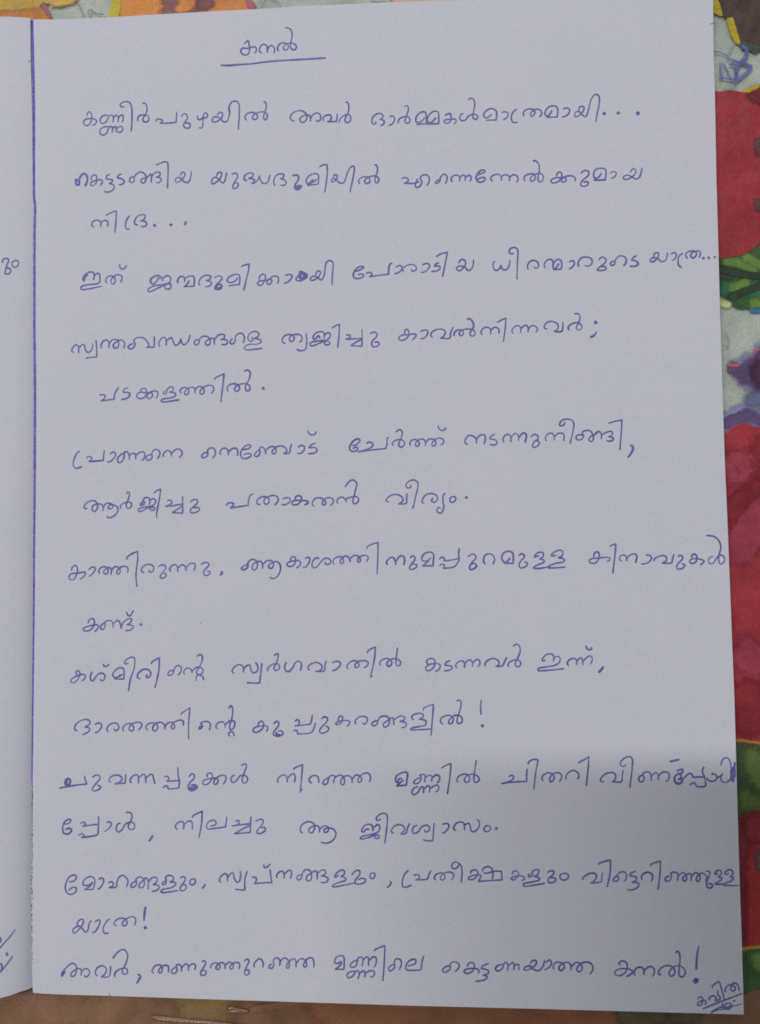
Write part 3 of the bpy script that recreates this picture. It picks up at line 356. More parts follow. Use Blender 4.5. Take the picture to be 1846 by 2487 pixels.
51.32 115.63 51.97 116.37 52.94 116.57 53.48 116.13 53.47 115.28 53.04 114.96 52.67 115.29 52.94 115.93 53.8 116.55 54.77 116.64 55.63 116.2 55.84 115.45 55.19 115.03 55.19 115.03 56.37 115.07 56.6 115.97 56.93 117.14
58.21 116.26 58.86 116.67 59.56 116.51 59.64 115.81 58.95 115.07 58.09 114.98
62.08 117.11 61.22 116.85 60.57 116.15 60.57 116.15 61.86 116.19 62.39 115.65 61.85 115.02 60.45 114.87
60.38 119.92 60.59 119.31 61.34 118.87 61.99 119.12 62.21 119.67
69.91 116.47 70.87 116.67 71.56 117.51 71.2 117.88 70.24 117.53 69.48 116.48 69.41 115.63 70 115.2 70.85 115.39 71.07 115.92 70.54 116.1 70.01 115.73
72.89 116.85 73.64 117.15 74.31 116.71 74.05 116.08 72.98 115.57 71.17 115.11 71.17 115.11 73.62 115.41 77.02 115.71 77.02 115.71 77.34 116.66 77.36 117.83 77.78 118.1
78.61 116.21 78.51 116.85 79.05 117.37 80.21 117.56 80.95 117.13 81 116.38 80.3 115.93 79.78 116.4 80 117.14 80.43 118.09 80.61 119.15 80.03 119.69 79.17 119.13
82.42 116.14 82.15 116.68 82.53 117.31 83.38 117.51 84.01 117.07 84.17 116.43 83.68 116.02 83.33 116.45 83.69 117.18 84.44 117.59 85.17 117.47 85.48 116.83 85.43 116.09
85.48 116.73 86.12 117.46 86.97 117.55 87.59 117.11 87.63 116.37 87.05 116.02 86.85 116.6 87.49 117.43 88.44 117.73 89.24 117.4 89.27 116.66 88.63 116.25
88.23 120.45 88.36 119.74 88.99 119.31 89.62 119.51 89.84 120.03
94.42 116.25 93.82 116.63 93.96 117.47 94.69 118.19 95.65 117.93 96.19 117.31 96.18 116.34
96.24 117.31 96.98 118.15 97.82 118.25 98.12 117.52 97.79 116.24
100.11 118.38 99.26 117.86 99.01 117.38 99.01 117.38 100.21 117.12 100.56 116.51 99.95 116.03 98.99 116.17
102 116.55 101.77 117.21 102.26 118.05 102.98 118.23 103.45 117.67 103.44 116.58
103.5 117.54 104.18 118.38 104.78 118.25 105.08 117.64 105 116.79
105.13 117.52 105.86 118.42 106.53 118.34 106.68 117.61 106.35 116.4
107.52 117.59 108.37 118.13 109.08 117.81 109.07 117.2 108.34 116.61 107.97 115.89 108.08 115.41 108.92 115.63 109.36 116.35 108.94 116.84 108.34 116.68
110.9 116.69 110.62 117.3 111.11 118.13 111.95 118.36 112.42 117.75 112.47 116.78
112.53 117.62 113.38 118.28 114.33 118.2 114.56 117.59 114.42 116.62
114.73 120.72 114.6 120.12 113.88 119.82 113.65 120.26 114.14 120.98 115.22 121.25 116.17 120.99 116.63 120.21 116.36 118.52 115.72 116
118.37 117.76 117.54 117.9 117 117.42 117.28 116.86 118.11 116.92 118.6 117.64 118.26 118.24 118.86 118.72 119.93 118.7 120.5 117.84 120.61 117 120.12 116.4 119.65 116.77 120.02 117.49 120.86 117.84 121.46 118.43 121.94 118.42 122.28 117.81 122.21 116.85
122.33 117.81 123.24 118.28 124.19 118.5 124.61 118.13 124.29 117.61 123.69 117.42 123.69 117.42 124.63 117.17 124.63 116.69 123.91 116.41 123.32 116.66
123.7 120.19 124.94 120.53 126.56 120.86 126.56 120.86 126.36 118.1 126 114.55
w1.4 128.15 115.54 128.73 115.17 128.54 114.22 127.62 112.91
# line
12.19 103.92 11.49 103.85 11.49 104.47 12.32 105.27 13.57 105.53 14.26 104.98 14.4 103.89 13.71 103.17 13.21 103.64 13.43 104.45 14.4 104.84 15.23 104.69 15.65 104.15 15.59 103.2
15.59 104.01 16.34 104.87 17.44 104.85 17.86 104.25 17.45 103.72 16.75 103.86 17.17 104.53 18.41 104.38 18.96 103.7 18.69 102.76 17.72 101.96 16.76 101.78 16.53 102.25
19.57 103.69 19.51 104.36 20.2 104.89 21.31 105.15 21.94 104.73 21.72 103.93 21.03 103.8 20.75 104.48 21.17 105.55 21.5 106.9 21.22 107.3 20.75 106.96
25.02 104.96 24.47 105.1 23.92 104.57 24.05 104.3 24.74 104.69 24.47 105.37 25.02 106.04 25.84 105.89 25.98 105.21 25.84 104.46
25.98 105.35 26.66 105.8 27.21 105.47 27.16 104.79 26.39 104.19 25.02 104.02 23.64 103.63 23.5 103.15 24.19 103.09 25.15 103.61 26.39 103.92 27.07 103.72 26.8 103.27 26.11 103.38 26.11 103.87
26.8 106.95 27.49 107.48 28.37 107.82 28.37 107.82 28.03 105.45 27.48 102.64 27.53 101.56
29.81 105.21 30.36 105.42 30.82 105.09 30.49 104.48 29.4 104.04 29.4 104.04 31.59 104.28 33.17 104.58
33.18 106.19 33.17 102.56 33.17 102.56 30.9 102.73 30.9 102.73 31.99 103.38 33.09 104.17
34.86 104.95 35.68 105.48 36.36 105.28 36.36 104.66 35.54 103.87 34.91 103.34 34.99 102.67 35.94 102.66 36.82 103.13 36.63 103.72 35.68 103.6
42.84 103.96 42.88 104.45 43.43 104.66 44.29 104.47 44.18 104.05 43.53 103.52 43.53 103.52 47.42 104.05 47.42 104.05 47.54 105.07 47.87 106.13 48.63 106.51
50.12 104.18 49.41 104.36 49.37 105.04 50.02 105.67 50.99 105.87 51.75 105.54 52 104.79 51.41 104.2 50.88 104.6 50.99 105.34 51.86 105.86 52.93 106.1 53.79 105.73 53.89 104.87 53.13 103.97
54.86 105.28 55.83 105.59 56.52 105.33 56.36 104.62 55.5 104.1 54.64 104.12
57.65 105.03 57.66 105.67 58.3 105.94 58.94 105.65 58.83 104.8 57.96 104.07 57 104.08 56.9 104.62 57.65 104.97 59.04 104.91 60.22 104.78 60.32 104.36 59.57 103.94
61.71 103.64 61.28 104.03 61.39 104.77 62.15 105.39 63.11 105.38 63.85 104.95 64.17 104.2 63.63 103.82 63.42 104.31 63.75 105.05 64.71 105.46 65.56 105.24 65.77 104.49 65.12 103.72
66.83 104.12 66.51 104.59 66.84 105.22 67.59 105.53 68.22 105.16 68.54 104.46
68.54 104.46 68.54 105.09 69.5 105.5 70.57 105.59 71.16 105.16 70.98 104.42 70.23 104.07 69.92 104.65 70.25 105.81 70.58 107.29 70.81 108.34 70.17 109.1 69.32 108.9 68.25 107.64
77.61 104.36 77.04 104.58 77.2 105.1 78.05 105.72 79.21 105.92 80.26 105.48 80.57 104.74 80.04 104.05 79.61 103.91 79.61 103.91 81.2 103.99 81.36 105.04 81.43 106.2
82.3 107.88 82.18 107.35 81.45 107.32 81.24 107.9 81.78 108.63 82.84 108.93 83.67 108.49 83.77 107.54 83.32 105.65 82.88 103.76 82.51 102.81
w1.3 82.87 103.44 82.66 103.02
85.09 104.04 84.63 104.15 84.79 105 85.53 105.79 86.59 106.02 87.53 105.69 87.88 104.95 87.41 104.22 86.78 104.23 86.61 104.65 87 105.07
89.53 106.09 89.06 105.46 89.04 104.09 89.17 103.04 88.74 101.99 88.11 101.9 87.7 102.43 88.02 103.06 88.54 102.84
91.2 105.33 90.56 105.02 90.51 104.28 91.07 104.07 91.65 104.58 91.61 105.22 91.09 105.29
d1 93.91 105.04
# line
8.6 90.38 8.84 91.21 9.57 91.56 9.94 90.96 9.82 89.78 9.21 88.6 8.35 88.53 8.06 89.2 8.72 89.79 10.06 89.89 11.41 90.12 11.72 89.76 11.16 88.94 10.43 88.59
12.38 90.58 13.23 91.17 13.91 91 13.77 90.34 13.11 89.51 12.55 89.16
14.93 89.66 14.69 90.33 15.18 91.03 16.15 91.21 16.75 90.66 16.63 89.84 16.03 89.65 15.78 90.2 16.39 90.9 17.12 91.01 17.48 90.42 17.41 89.48
17.48 90.3 18.09 91.12 18.93 91.12 19.42 90.52 19.3 89.7 18.76 89.7 18.81 90.41 19.78 91.18 20.75 91.22 21.18 90.62 20.99 89.8
20.87 92.63 20.99 93.22 21.96 93.92 23.29 94.45 23.29 94.45 23.28 92.61 22.92 89.55 23.11 86.84
24.73 89.82 24.13 90.25 24.37 91.07 25.45 91.65 26.54 91.4 26.82 90.69 26.41 89.94 25.76 90.11 25.93 90.46
27.74 91.04 28.58 91.5 29.37 91.26 29.3 90.55 28.58 89.74 28.22 88.92 28.7 88.61 29.46 89.02 29.42 89.61 28.82 89.69
30.62 90.07 30.26 90.54 30.74 91.24 31.46 91.54 31.94 91.12 32.1 89.89
32.11 90.76 32.9 91.46 33.62 91.22 33.92 90.16
33.93 90.86 34.69 91.68 35.53 91.79 35.89 91.2 35.6 90.14
37.08 91.42 37.92 91.95 38.76 91.76 38.75 91.17 38.04 90.48 37.67 89.78 38.03 89.19 38.87 89.3 39.03 89.93 38.39 90.12
w1.3 41.49 90.05 41.8 89.74 41.25 89.16
47.53 91.44 46.94 91.33 46.11 90.87 45.87 90.52 46.46 90.29 47.25 90.86 47.3 91.68 47.78 92.31 48.61 92.49 49.31 91.89 49.31 90.84 48.71 90.2 48.19 90.62 48.48 91.44 49.43 92.01 50.14 92 50.49 91.3 50.49 90.48
50.56 91.42 51.32 92.11 52.27 92.22 52.85 91.63 52.61 90.7 51.97 90.59 51.79 91.17 52.62 91.86 53.56 91.97 54.27 91.26 54.26 89.98 53.66 88.82 52.6 88.37 52.01 88.72
56.39 91.94 56.63 92.76 57.34 92.98 57.57 92.28 57.33 91.35 56.5 90.89 55.75 91.13 55.92 91.72 56.98 92.05 58.16 92.16 58.67 91.69 58.38 90.99 57.68 90.53
59.57 92.5 60.28 92.84 60.63 92.49 60.39 91.56 59.68 90.75 59.09 90.71
62.62 92.35 62.27 92.7 61.57 92.36 61.09 91.43 61.32 90.62 62.14 90.77 62.85 91.65 63.68 92.46 64.5 92.56 65.15 91.98 64.72 91.28 64.02 91.36 63.97 91.87
65.89 91.2 65.54 91.86 66.13 92.66 67.19 92.89 67.77 92.42 67.76 91.6 67.29 91.42 67.11 91.96 67.65 92.77 68.47 92.99 69.05 92.52 69.28 91.71
69.28 92.4 69.99 93.09 70.92 92.96 71.38 92.38 71.26 91.69 70.79 91.81 70.92 92.5 71.86 93.07 72.79 93.06 73.08 92.48 72.66 91.79
72.8 94.38 72.92 94.92 73.86 95.44 75.21 95.82 75.21 95.82 75.11 92.69 74.91 88.99
77.15 90.99 76.94 91.65 77.56 92.43 78.35 92.61 78.74 92.02 78.94 90.97
78.95 91.76 79.67 92.8 80.46 92.85 80.79 92.14 80.57 90.96
81.9 92.39 82.43 92.91 82.95 92.64 82.81 91.85 82.15 91.07 81.74 90.29 82.27 90.02 83.19 90.46 83.33 91.06 82.54 91.07
86.36 92.48 85.57 91.83 84.65 91.84 84.4 92.49 85.06 93.41 86.25 93.66 86.9 93.13 86.83 91.95 86.73 90.77 86.73 90.77 84.51 90.79 84.51 90.79 85.57 91.57 86.1 92.22
88.06 92.07 88.59 92.58 89.11 92.32 89.1 91.79 89.1 91.79 90.41 91.91 92.25 92.29 92.25 92.29 92.13 93.2 92.35 94.46
88.04 90.76 88.57 91.09 89.09 90.88 88.95 90.22 88.95 90.22 91.04 90.47 91.84 91.24 92.38 92.29
94.07 92.53 94.87 93.12 95.64 92.91 95.71 92.25 94.97 91.48 94.44 90.57 94.56 89.91 95.34 90.09 95.87 90.68 95.36 91.21 94.7 91.03
97.7 90.93 97.32 91.71 97.59 92.76 98.38 93.19 99.29 92.87 99.66 91.95 99.26 90.91
w1.15 102.91 92.31 101.99 91.28 101.47 91.54 101.1 92.33 101.63 93.37 102.67 93.67 103.44 93.22 103.55 92.04 103.49 91.13 103.49 91.13 101.73 91.15 101.73 91.15 102.65 91.92
104.6 92.69 105.26 93.12 105.77 92.8 105.76 92.28 105.1 91.64 104.7 90.73 105.08 90.15 106.12 90.46 106.44 91.18 105.74 91.37
109 92.64 108.35 92.52 107.96 92.39 108.28 93.04 109.14 93.42 109.78 93.15 109.64 92.37 108.99 91.99 108.99 91.99 109.89 91.72 109.75 91.2 108.71 90.82 107.66 90.13 109.21 90.04 111.02 90.41
112.48 92.74 111.84 92.61 111.45 92.62 111.85 93.26 113.02 93.77 113.78 93.5 113.64 92.59 112.86 92.21 112.86 92.21 114.01 91.94 113.87 91.29 112.32 91.05 111.03 90.54 110.76 90.15 112.05 90.09 114.37 90.25
120.18 92.17 120.3 93 120.92 93.34 121.32 92.88 121.2 91.85 120.47 91.02 119.55 91.07 119.25 91.55 119.87 91.96 121.21 92.05 122.54 92.21 123.46 92.03 123.35 91.51 122.73 91.31
123.45 94.42 123.92 94.72 124.75 94.92 124.75 94.92 124.61 93.06 124.01 88.82
126 91.38 125.5 91.7 125.62 92.42 126.34 92.66 126.84 92.31 126.98 91.37
127 92 127.66 92.61 128.59 92.85 129.05 92.29 128.69 90.9
130.83 92.54 131.54 92.57 132.04 92.05 131.72 91.33 130.89 90.82 129.87 90.73
132.63 91.22 132.54 91.63 133.37 92.24 134.49 92.44 135.09 92.02 134.97 91.3 134.15 90.89 134.15 90.89 135.98 90.87 136.3 91.7 136.63 92.77
137.43 92.1 137.84 92.47 138.35 92.19 138.23 91.57 137.5 90.86 137.08 90.04 137.47 89.58 138.39 89.82 138.77 90.44 138.11 90.75
140.27 91.86 140.28 92.48 140.79 92.68 141.29 92.16 141.06 91.13 140.34 90.73 139.8 91.04 140.06 91.56 141.07 91.75 142.48 91.43 142.64 91.02 141.85 90.36
144.62 92.13 144.02 92.03 143.6 91.42 143.88 90.7 144.59 90.79 145.22 91.71 145.95 92.42 146.75 92.11 146.82 91.18 146.2 90.57 145.71 90.99 145.78 92.43 146.19 94.07 145.72 95.52 144.63 96.35 143.21 96.53
# line
12.33 79.01 12.55 79.76 13.32 80.08 13.76 79.54 13.44 78.26 12.55 77.51 11.56 77.45 11.27 77.95 12.11 78.37 13.66 78.69 14.54 78.68 14.54 78.04 13.77 77.23
16.08 79.21 15.42 78.79 15.09 78.25 15.31 77.72 15.86 77.93 16.12 78.68 16.08 79.21 16.63 79.64 17.51 79.52 17.84 78.88 17.79 78.07
17.84 78.88 18.72 79.63 19.16 79.52 19.55 78.66 19.59 77.98 19.59 77.98 20.03 79.09 20.91 79.83 21.79 80.04 21.96 79.72 21.57 79.08 20.91 78.76 20.91 78.76 22.12 78.54 22.27 78.12 21.68 77.58 20.58 77.48
20.8 81.54 21.13 80.79 21.68 80.68 22.4 81.85
d1 23.98 78.75
d0.4 37.03 79.07
# line
9.97 67.89 9.64 68.42 9.86 68.96 10.41 68.74 10.48 67.89 9.97 66.93 9.09 66.29 8.58 66.61 8.75 67.14 9.86 67.78 11.19 68.15 11.8 67.78 11.52 67.14 10.97 66.72
13.28 68.74 12.91 67.89 12.95 66.93 13.5 66.82 14.05 67.57 14.82 68.31 15.7 68.31 16.14 67.68 15.81 66.93 15.26 66.82 15.04 67.25
w1.3 15.7 70.34 15.92 69.91 16.47 69.85 17.02 70.34
19.98 68.21 19.21 67.67 18.22 67.46 17.78 67.99 18.22 68.85 19.32 69.55 20.19 69.27 20.3 68.1 20.19 67.14 20.19 67.14 18.11 67.14 18.11 67.14 19.1 67.67 19.54 68.1
21.29 70.54 20.63 70.33 20.37 70.76 21.07 71.46 22.16 71.82 22.64 71.29 22.49 69.37 21.72 67.25 21.24 64.49
23.91 67.14 23.21 67.46 23.36 68.31 24.24 69.05 25.33 69.2 26.09 68.63 25.98 67.78 25.44 67.42 25.11 67.78 25.44 68.1
26.2 70.32 26.53 70.85 28.01 71.66 28.01 71.66 27.94 69.37 27.5 67.04 27 65.17
31.2 68.83 30.44 68.94 29.9 68.31 30.01 67.88 30.77 68.09 31.2 68.83 31.31 69.47 32.07 70 32.72 69.68 32.72 68.83 32.07 67.88
33.48 68.09 33.31 68.62 33.81 69.36 34.56 69.4 35.04 68.94 35.1 68.41
35.1 68.72 35.86 69.46 36.84 69.67 37.48 69.04 37.26 68.3 36.4 68.09 36.08 68.62 36.62 69.57 37.27 70.84 37.38 71.89 36.85 72.32 36.13 71.9
36.07 66.72 36.03 67.56 36.72 67.98 37.48 67.56 37.58 66.82
44.29 68.34 43.8 68.7 44.18 69.55 45.17 70.15 46.03 69.91 46.27 69.18 46.22 68.46
46.27 69.18 46.89 69.91 47.63 70.03 47.8 69.18 48.24 68.45 49.11 68.7 49.36 69.66 49.04 70.39 48.75 70.63
50.22 70.51 49.97 68.57 49.71 66.28 49.71 66.28 48.48 66.28 46.95 66.35
51.49 68.69 51.5 69.42 52.31 70.14 53.42 70.38 53.96 69.9 53.78 69.17 53.04 68.93 52.8 69.54 53.3 70.5 53.73 71.95 53.56 72.49 52.74 72
55.51 70.69 55.09 69.9 55.25 68.93 55.98 68.69 56.72 69.41 57.35 70.5 58.08 70.86 58.69 70.25 58.43 68.8
60.39 68.92 60.03 69.53 60.65 70.25 61.87 70.61 62.84 70.12 63.08 69.4 62.34 68.85 61.61 68.75 61.61 68.75 63.44 68.8 63.69 70 63.95 70.96
65.16 70.48 66.14 70.84 66.99 70.52 66.74 69.75 65.88 69.03 65.19 68.84
68.67 69.15 68.32 69.75 68.93 70.59 70.03 70.95 70.75 70.47 70.86 69.75 70.25 69.46 70.02 69.99 70.63 70.71 71.6 70.95 72.57 70.82 72.88 70.34 72.32 69.62 71.83 69.55
72.71 72.51 72.84 72.99 73.57 73.46 74.42 73.77 74.42 73.77 74.15 71.18 73.44 68.06 73.33 67.34
w1.3 73.75 67.82 73.43 67.58
75.59 69.86 75.23 70.34 75.72 71.06 76.81 71.41 77.65 71.05 77.76 70.21 77.16 69.73 76.8 70.21 77.17 70.93 78.26 71.36 79.34 71.05 79.7 70.45 79.33 69.85 78.73 70.09 78.74 71.17 79.06 73.69
85.63 69.86 85.14 70.73 85.65 71.3 86.52 71.3 86.89 70.73 86.63 69.6 85.74 68.86 84.99 68.98 85.12 69.73 86.13 70.23 87.63 70.23 88 69.73 87.62 68.98 86.86 68.66
90.14 70.97 89.14 70.47 89.01 69.97 89.01 69.97 90.38 69.72 90.37 69.22 89.62 68.85 88.74 68.8
91.5 69.34 91.18 69.97 91.89 70.71 92.76 70.78 93.08 70.21 92.99 69.34
93.08 70.09 93.76 70.96 94.44 70.95 94.75 70.33 94.62 69.59
94.75 70.33 95.51 71.12 96.13 70.95 96.24 70.2 95.73 69.53
97.35 69.7 97.36 70.32 98.12 71.07 99.24 71.31 100.1 70.81 100.22 70.07 99.54 69.7 99.54 69.7 100.83 69.77 101.34 70.56 101.85 71.6
102.19 69.52 102.13 70.19 102.83 70.8 104.07 71.05 104.69 70.55 104.55 69.81 103.93 69.61 103.56 70.18 104.08 71.3 104.65 72.78 104.49 73.9 103.88 74.28 103.13 73.83
109.88 71.03 109.31 70.74 109.27 71.28 110.15 72.14 111.26 72.14 111.62 71.4 111.36 70.65
111.62 71.4 112.36 71.77 112.85 71.39 112.71 70.53 111.84 69.91 109.98 69.55 108.5 69.3 108.29 68.86 109.23 68.76 113.67 69.16
114.66 69.73 114.3 70.27 114.81 71.01 115.8 71.26 116.28 70.76 116.14 69.9
116.28 70.64 116.91 71.38 117.39 71.13 117.57 69.89
117.58 70.64 118.38 71.5 119.25 71.74 119.48 71 119.09 70.06
w1.2 118.31 73.97 118.42 73.28 119.02 73.03 119.4 73.35 119.16 73.59
w1.3 121.73 69.64 121.27 68.9 120.65 68.33
# line
10.02 56.05 9.43 56.41 9.63 57.39 10.77 58.25 12.17 58.5 12.8 58.01 12.55 57.4 11.66 56.91 11.66 56.91 12.67 56.67 12.55 55.94 11.92 55.57 11.11 55.2
13.81 57.41 14.69 57.78 15.32 57.49 15.2 56.68 14.44 55.83 13.81 55.7
16.84 55.84 16.51 56.44 16.96 57.3 18.09 57.79 18.97 57.43 19.1 56.57 18.47 56.13 18.02 56.57
20.23 55.97 19.98 56.7 20.61 57.43 21.61 57.68 22.24 57.19 22.36 56.34 21.74 56.1 21.36 56.58 21.86 57.44 22.99 57.93 23.99 57.81 24.12 57.08 23.37 56.23
25.49 56.23 25.04 56.84 25.5 57.57 26.62 57.82 27.5 57.46 27.62 56.61 26.99 56.07 26.54 56.48 26.87 57.45 28 57.94 28.87 57.7 29.19 57.1 29.12 56.37
29.19 56.98 29.87 57.83 30.74 57.95 31.24 57.47 31.23 56.74 30.74 56.62 30.61 57.22 31.36 58.07 32.48 58.44 33.23 58.08 33.1 57.23
32.54 59.58 33.11 60.07 34.68 61.04 34.68 61.04 34.35 57.84 34.34 54.33
37.32 57.12 36.83 57.07 36.58 56.64 36.95 56.64 37.4 57.24 36.95 57.73 37.57 58.09 38.57 58.1 39.06 57.49 38.81 56.28
40.66 56.65 40.22 57.01 40.67 57.86 41.66 58.1 42.15 57.62 42.27 56.78
42.35 57.5 43.14 58.23 44.13 58.23 44.32 57.51 43.87 56.54 43.26 56.66 43.26 57.5 43.69 58.83 43.89 60.53 43.6 61.49 42.96 60.89
43.37 55.02 42.93 55.45 43.25 55.94 43.87 55.94 44.12 55.46 44.06 55.02
43.26 56.9 43.38 56.18
49.2 57.12 49.52 57.97 50.17 58.23 50.55 57.44 50.06 56.5 48.94 55.87 48.23 56.18 48.62 56.9 50.22 57.28 51.34 57.13 51.34 56.5 51.02 56.09
52.63 57.61 53.27 58.23 53.75 57.92 53.58 57.14 52.78 56.19 52.61 55.41 53.57 55.1 54.63 55.57 54.37 56.2 53.58 56.2
w1.5 53.26 56.04 53.25 55.47 54.05 55.48
57.1 58.24 57.74 58.56 58.15 58.18 57.89 57.46 57.09 57.24 57.09 57.24 60.44 57.63 60.44 57.63 60.76 58.57 60.93 59.66
56.77 56.21 57.56 56.37 57.72 55.58 57.72 55.58 60.42 55.81 61.23 56.85 61.55 57.94
62.83 58.73 63.47 59.2 64.1 58.88 63.93 58.1 62.97 57.16 62.4 56.32 62.8 55.76 63.92 56.07 64.4 56.85 63.61 57.32
66.31 58.42 66.64 59.26 67.27 59.27 67.26 58.42 66.78 57.8 65.89 57.58 66.15 58.11 67.42 58.42 68.69 58.33 68.68 57.64 68.2 57.18
70.1 57.59 70.01 58.43 71.06 59.27 72.32 59.15 72.54 58.43 71.99 57.65 71.52 57.96
74.68 58.44 74.05 58.28 73.48 57.81 73.79 57.28 74.51 57.66 74.84 58.59 75.48 59.28 76.73 59.28 77.2 58.44 76.87 57.35 76.08 57.1 75.87 57.66 76.57 58.28 77.51 58.91 77.99 58.91 78.13 57.51
78.2 58.6 79.4 59.38 80.34 59.22 80.27 58.6 79.39 58.29 79.39 58.29 80.64 57.98 80.57 57.2 79.69 56.89
82.37 58.6 81.91 58.91 82.07 59.54 83.17 59.91 84.11 59.85 84.26 59.23 83.47 58.76 83.47 58.76 84.72 58.45 84.71 57.52 83.45 57.21 81.88 56.89 81.88 56.49 85.79 56.68
w0.8 84.27 60.47 84.6 61.16 86.48 61.87
86.48 61.87 86.12 57.99 85.86 55.26
88.45 57.68 87.9 58.15 88.16 59.08 89.57 59.54 90.5 59.08 90.33 57.99 89.64 57.84 89.71 58.61 90.97 59.55 92.21 59.24 92.35 58.15 91.57 57.84 91.33 58.62 91.92 60.48 92.25 62.18 91.89 62.71 91.26 62.49
96.46 62.8 96.28 61.25 96.32 59.61
d1.2 96.6 57.38
# line
w1.7 7.36 44.91 7.5 45.58 8.05 45.85 8.47 45.46 8.33 44.79 7.78 44.52 7.36 44.91 7.91 45.32
5.98 43.84 7.5 44.12 9.98 44.55 12.12 44.78 12.12 44.78 11.77 45.62 11.63 46.54
13.33 46.16 14.1 46.7 14.92 46.49 14.92 45.78 13.96 44.71 13.33 43.78 13.69 43.31 14.78 43.67 15.14 44.28 14.37 44.59
17.51 45.14 16.97 45.53 17.38 46.32 18.47 46.73 19.56 46.47 19.78 45.68 18.88 45.02 18.2 44.88 18.2 44.88 20.51 45.03 20.51 45.03 20.65 47.01
21.87 45.04 21.6 45.7 22.28 46.62 23.1 46.82 23.42 46.24 23.42 44.92
23.48 46.11 24.32 46.9 24.86 46.64 25.05 45.07
25.05 46.12 25.95 46.91 26.49 46.79 26.76 45.87 27.03 44.9
29.07 46.41 29.74 46.55 30.01 46.02 29.6 45.5 29.6 45.5 31.63 45.64 32.17 45.65
31.99 48.53 32.04 46.83 32.31 45.65 32.17 44.07 32.17 44.07 29.87 43.87 29.87 43.87 29.74 44.45 29.2 44.5 28.74 44.05
34.33 46.45 35.01 47.11 35.54 46.85 35.41 46.06 34.6 45.27 34.19 44.22 34.73 43.57 35.8 43.84 36.21 44.5 35.4 44.89 34.73 44.62
w2.2 34.59 44.36 34.86 43.91 35.54 44.02 35.81 44.36 35.13 44.44
38.37 46.35 38.37 47.13 39.18 47.27 39.44 46.62 39.04 45.57 38.09 44.83 37.42 45.03 37.56 45.69 38.77 46.09 40.38 46.23 40.65 45.45 40.11 44.92 39.71 45.31 40.11 46.1 41.32 46.84 42.26 46.64 42.31 45.85 41.77 44.93
44.27 46.91 43.6 46.51 43.46 45.73 43.99 45.34 44.8 46 45.47 46.79 46.54 46.8 47.02 46.15 46.67 45.36 46 45.36 45.87 46.27 46.41 47.71 46.76 48.76 46.5 49.33 45.61 48.88
53.72 45.42 53.35 45.69 53.73 46.54 54.73 47.03 55.3 46.69 55.52 45.43
55.53 46.27 56.45 47.2 57.03 47.12 57.16 46.42 56.96 45.44
56.8 48.11 57.18 48.53 58.76 49.18 58.76 49.18 58.51 46.15 58.2 43.34
w1.2 58.72 44.05 58.29 43.76
60.73 45.32 60.16 45.74 60.31 46.44 61.17 46.95 62.02 46.59 62.15 45.33
64.16 46.47 63.44 46.04 63.01 45.48 63.29 45.06 64 45.35 64.3 46.47 64.87 46.98 65.72 46.76 65.44 46.34 65.28 45.35
65.44 46.34 66.44 47.04 67.29 46.77 67.62 45.93 67.41 45.09 66.85 45.22 66.85 45.92 67.57 46.77 68.57 46.91 69.13 46.36 69.2 45.38
69.27 46.22 69.99 47.06 70.98 46.79 71.19 45.95 70.68 45.53 70.4 46.09 71.26 47.21 72.54 47.5 73.1 46.66 72.8 45.54
w1.2 79.73 46.42 79.02 46.28 78.73 45.58 78.32 45.99 78.61 46.97 79.88 47.67 80.81 47.54 80.71 46.15 80.56 45.03 80.56 45.03 78.58 44.88 78.58 44.88 79.01 45.3 80.01 46.14
83.39 46.58 82.68 46.3 82.11 45.6 82.53 45.32 83.38 45.74 83.67 46.72 83.39 47.14 84.38 47.28 84.51 46.72 84.36 45.61
84.51 46.59 85.36 47.15 85.92 46.87 85.85 45.76
85.91 46.59 86.9 47.21 87.54 46.74 87.31 45.77 86.88 45.63
83.08 44.77 82.24 44.49 81.72 43.65 82.08 43.09 82.93 43.52 83.5 44.49 83.93 44.77 84.2 44.22 84.05 43.39
84.2 44.22 85.05 44.92 85.47 44.64 85.37 43.53
85.46 44.37 86.74 45.07 87.35 44.79 87.14 43.96 86.58 43.68
87.96 48.55 88.47 48.97 89.93 49.62 89.93 49.62 89.7 46.89 89.09 43.22
91.36 45.65 91.09 46.2 91.66 47.04 92.78 47.41 93.61 47.05 93.74 46.08 93.04 45.66 92.68 46.21 93.2 47.05 94.46 47.41 95.48 46.92 95.69 46.09 94.99 45.67 94.64 46.36 94.89 48.3 95.2 50.3
101.86 46.86 102.36 47.19 102.89 46.95 102.67 46.37 101.68 45.79 100.35 45.46 100.35 45.46 102.58 45.77 105.57 45.98 105.57 45.98 105.56 47.29 105.71 48.6
105.84 49.42 106.18 50.07 107.09 50.49 107.91 50.33 107.81 49.59 107.46 47.95 106.99 44.27
108.98 45.99 108.66 46.56 109 47.22 109.83 47.71 110.73 47.55 111.21 46.98 111.03 46.25 110.45 45.92 110.27 46.49 110.72 47.31 111.63 47.77 112.53 47.56 112.76 46.83 112.25 45.93
113.73 46.34 113.58 46.99 114.16 47.81 115.15 48.23 116.04 47.82 116.27 47.01 115.93 46.43
116.24 49.62 116.41 49.95 117.4 50.44 118.39 51.1 118.39 51.1 118.18 48.65 117.75 45.06
121.42 45.95 120.75 46.05 120.83 46.76 121.76 47.58 123.08 47.85 123.74 47.38 123.66 46.47 123.05 45.96 123.05 45.96 124.87 45.96 125.09 46.88 125.33 48.41
125.86 49.53 125.54 49.12 124.84 49.32 124.81 49.93 125.58 50.75 126.7 51.12 127.25 50.45 127.16 48.72 126.61 44.75
129.35 47.2 128.84 47.2 128.43 46.59 128.72 45.98 129.33 46.09 129.55 46.9 129.26 47.51 129.97 48.02 130.68 47.82 130.97 47.21 130.94 46.13
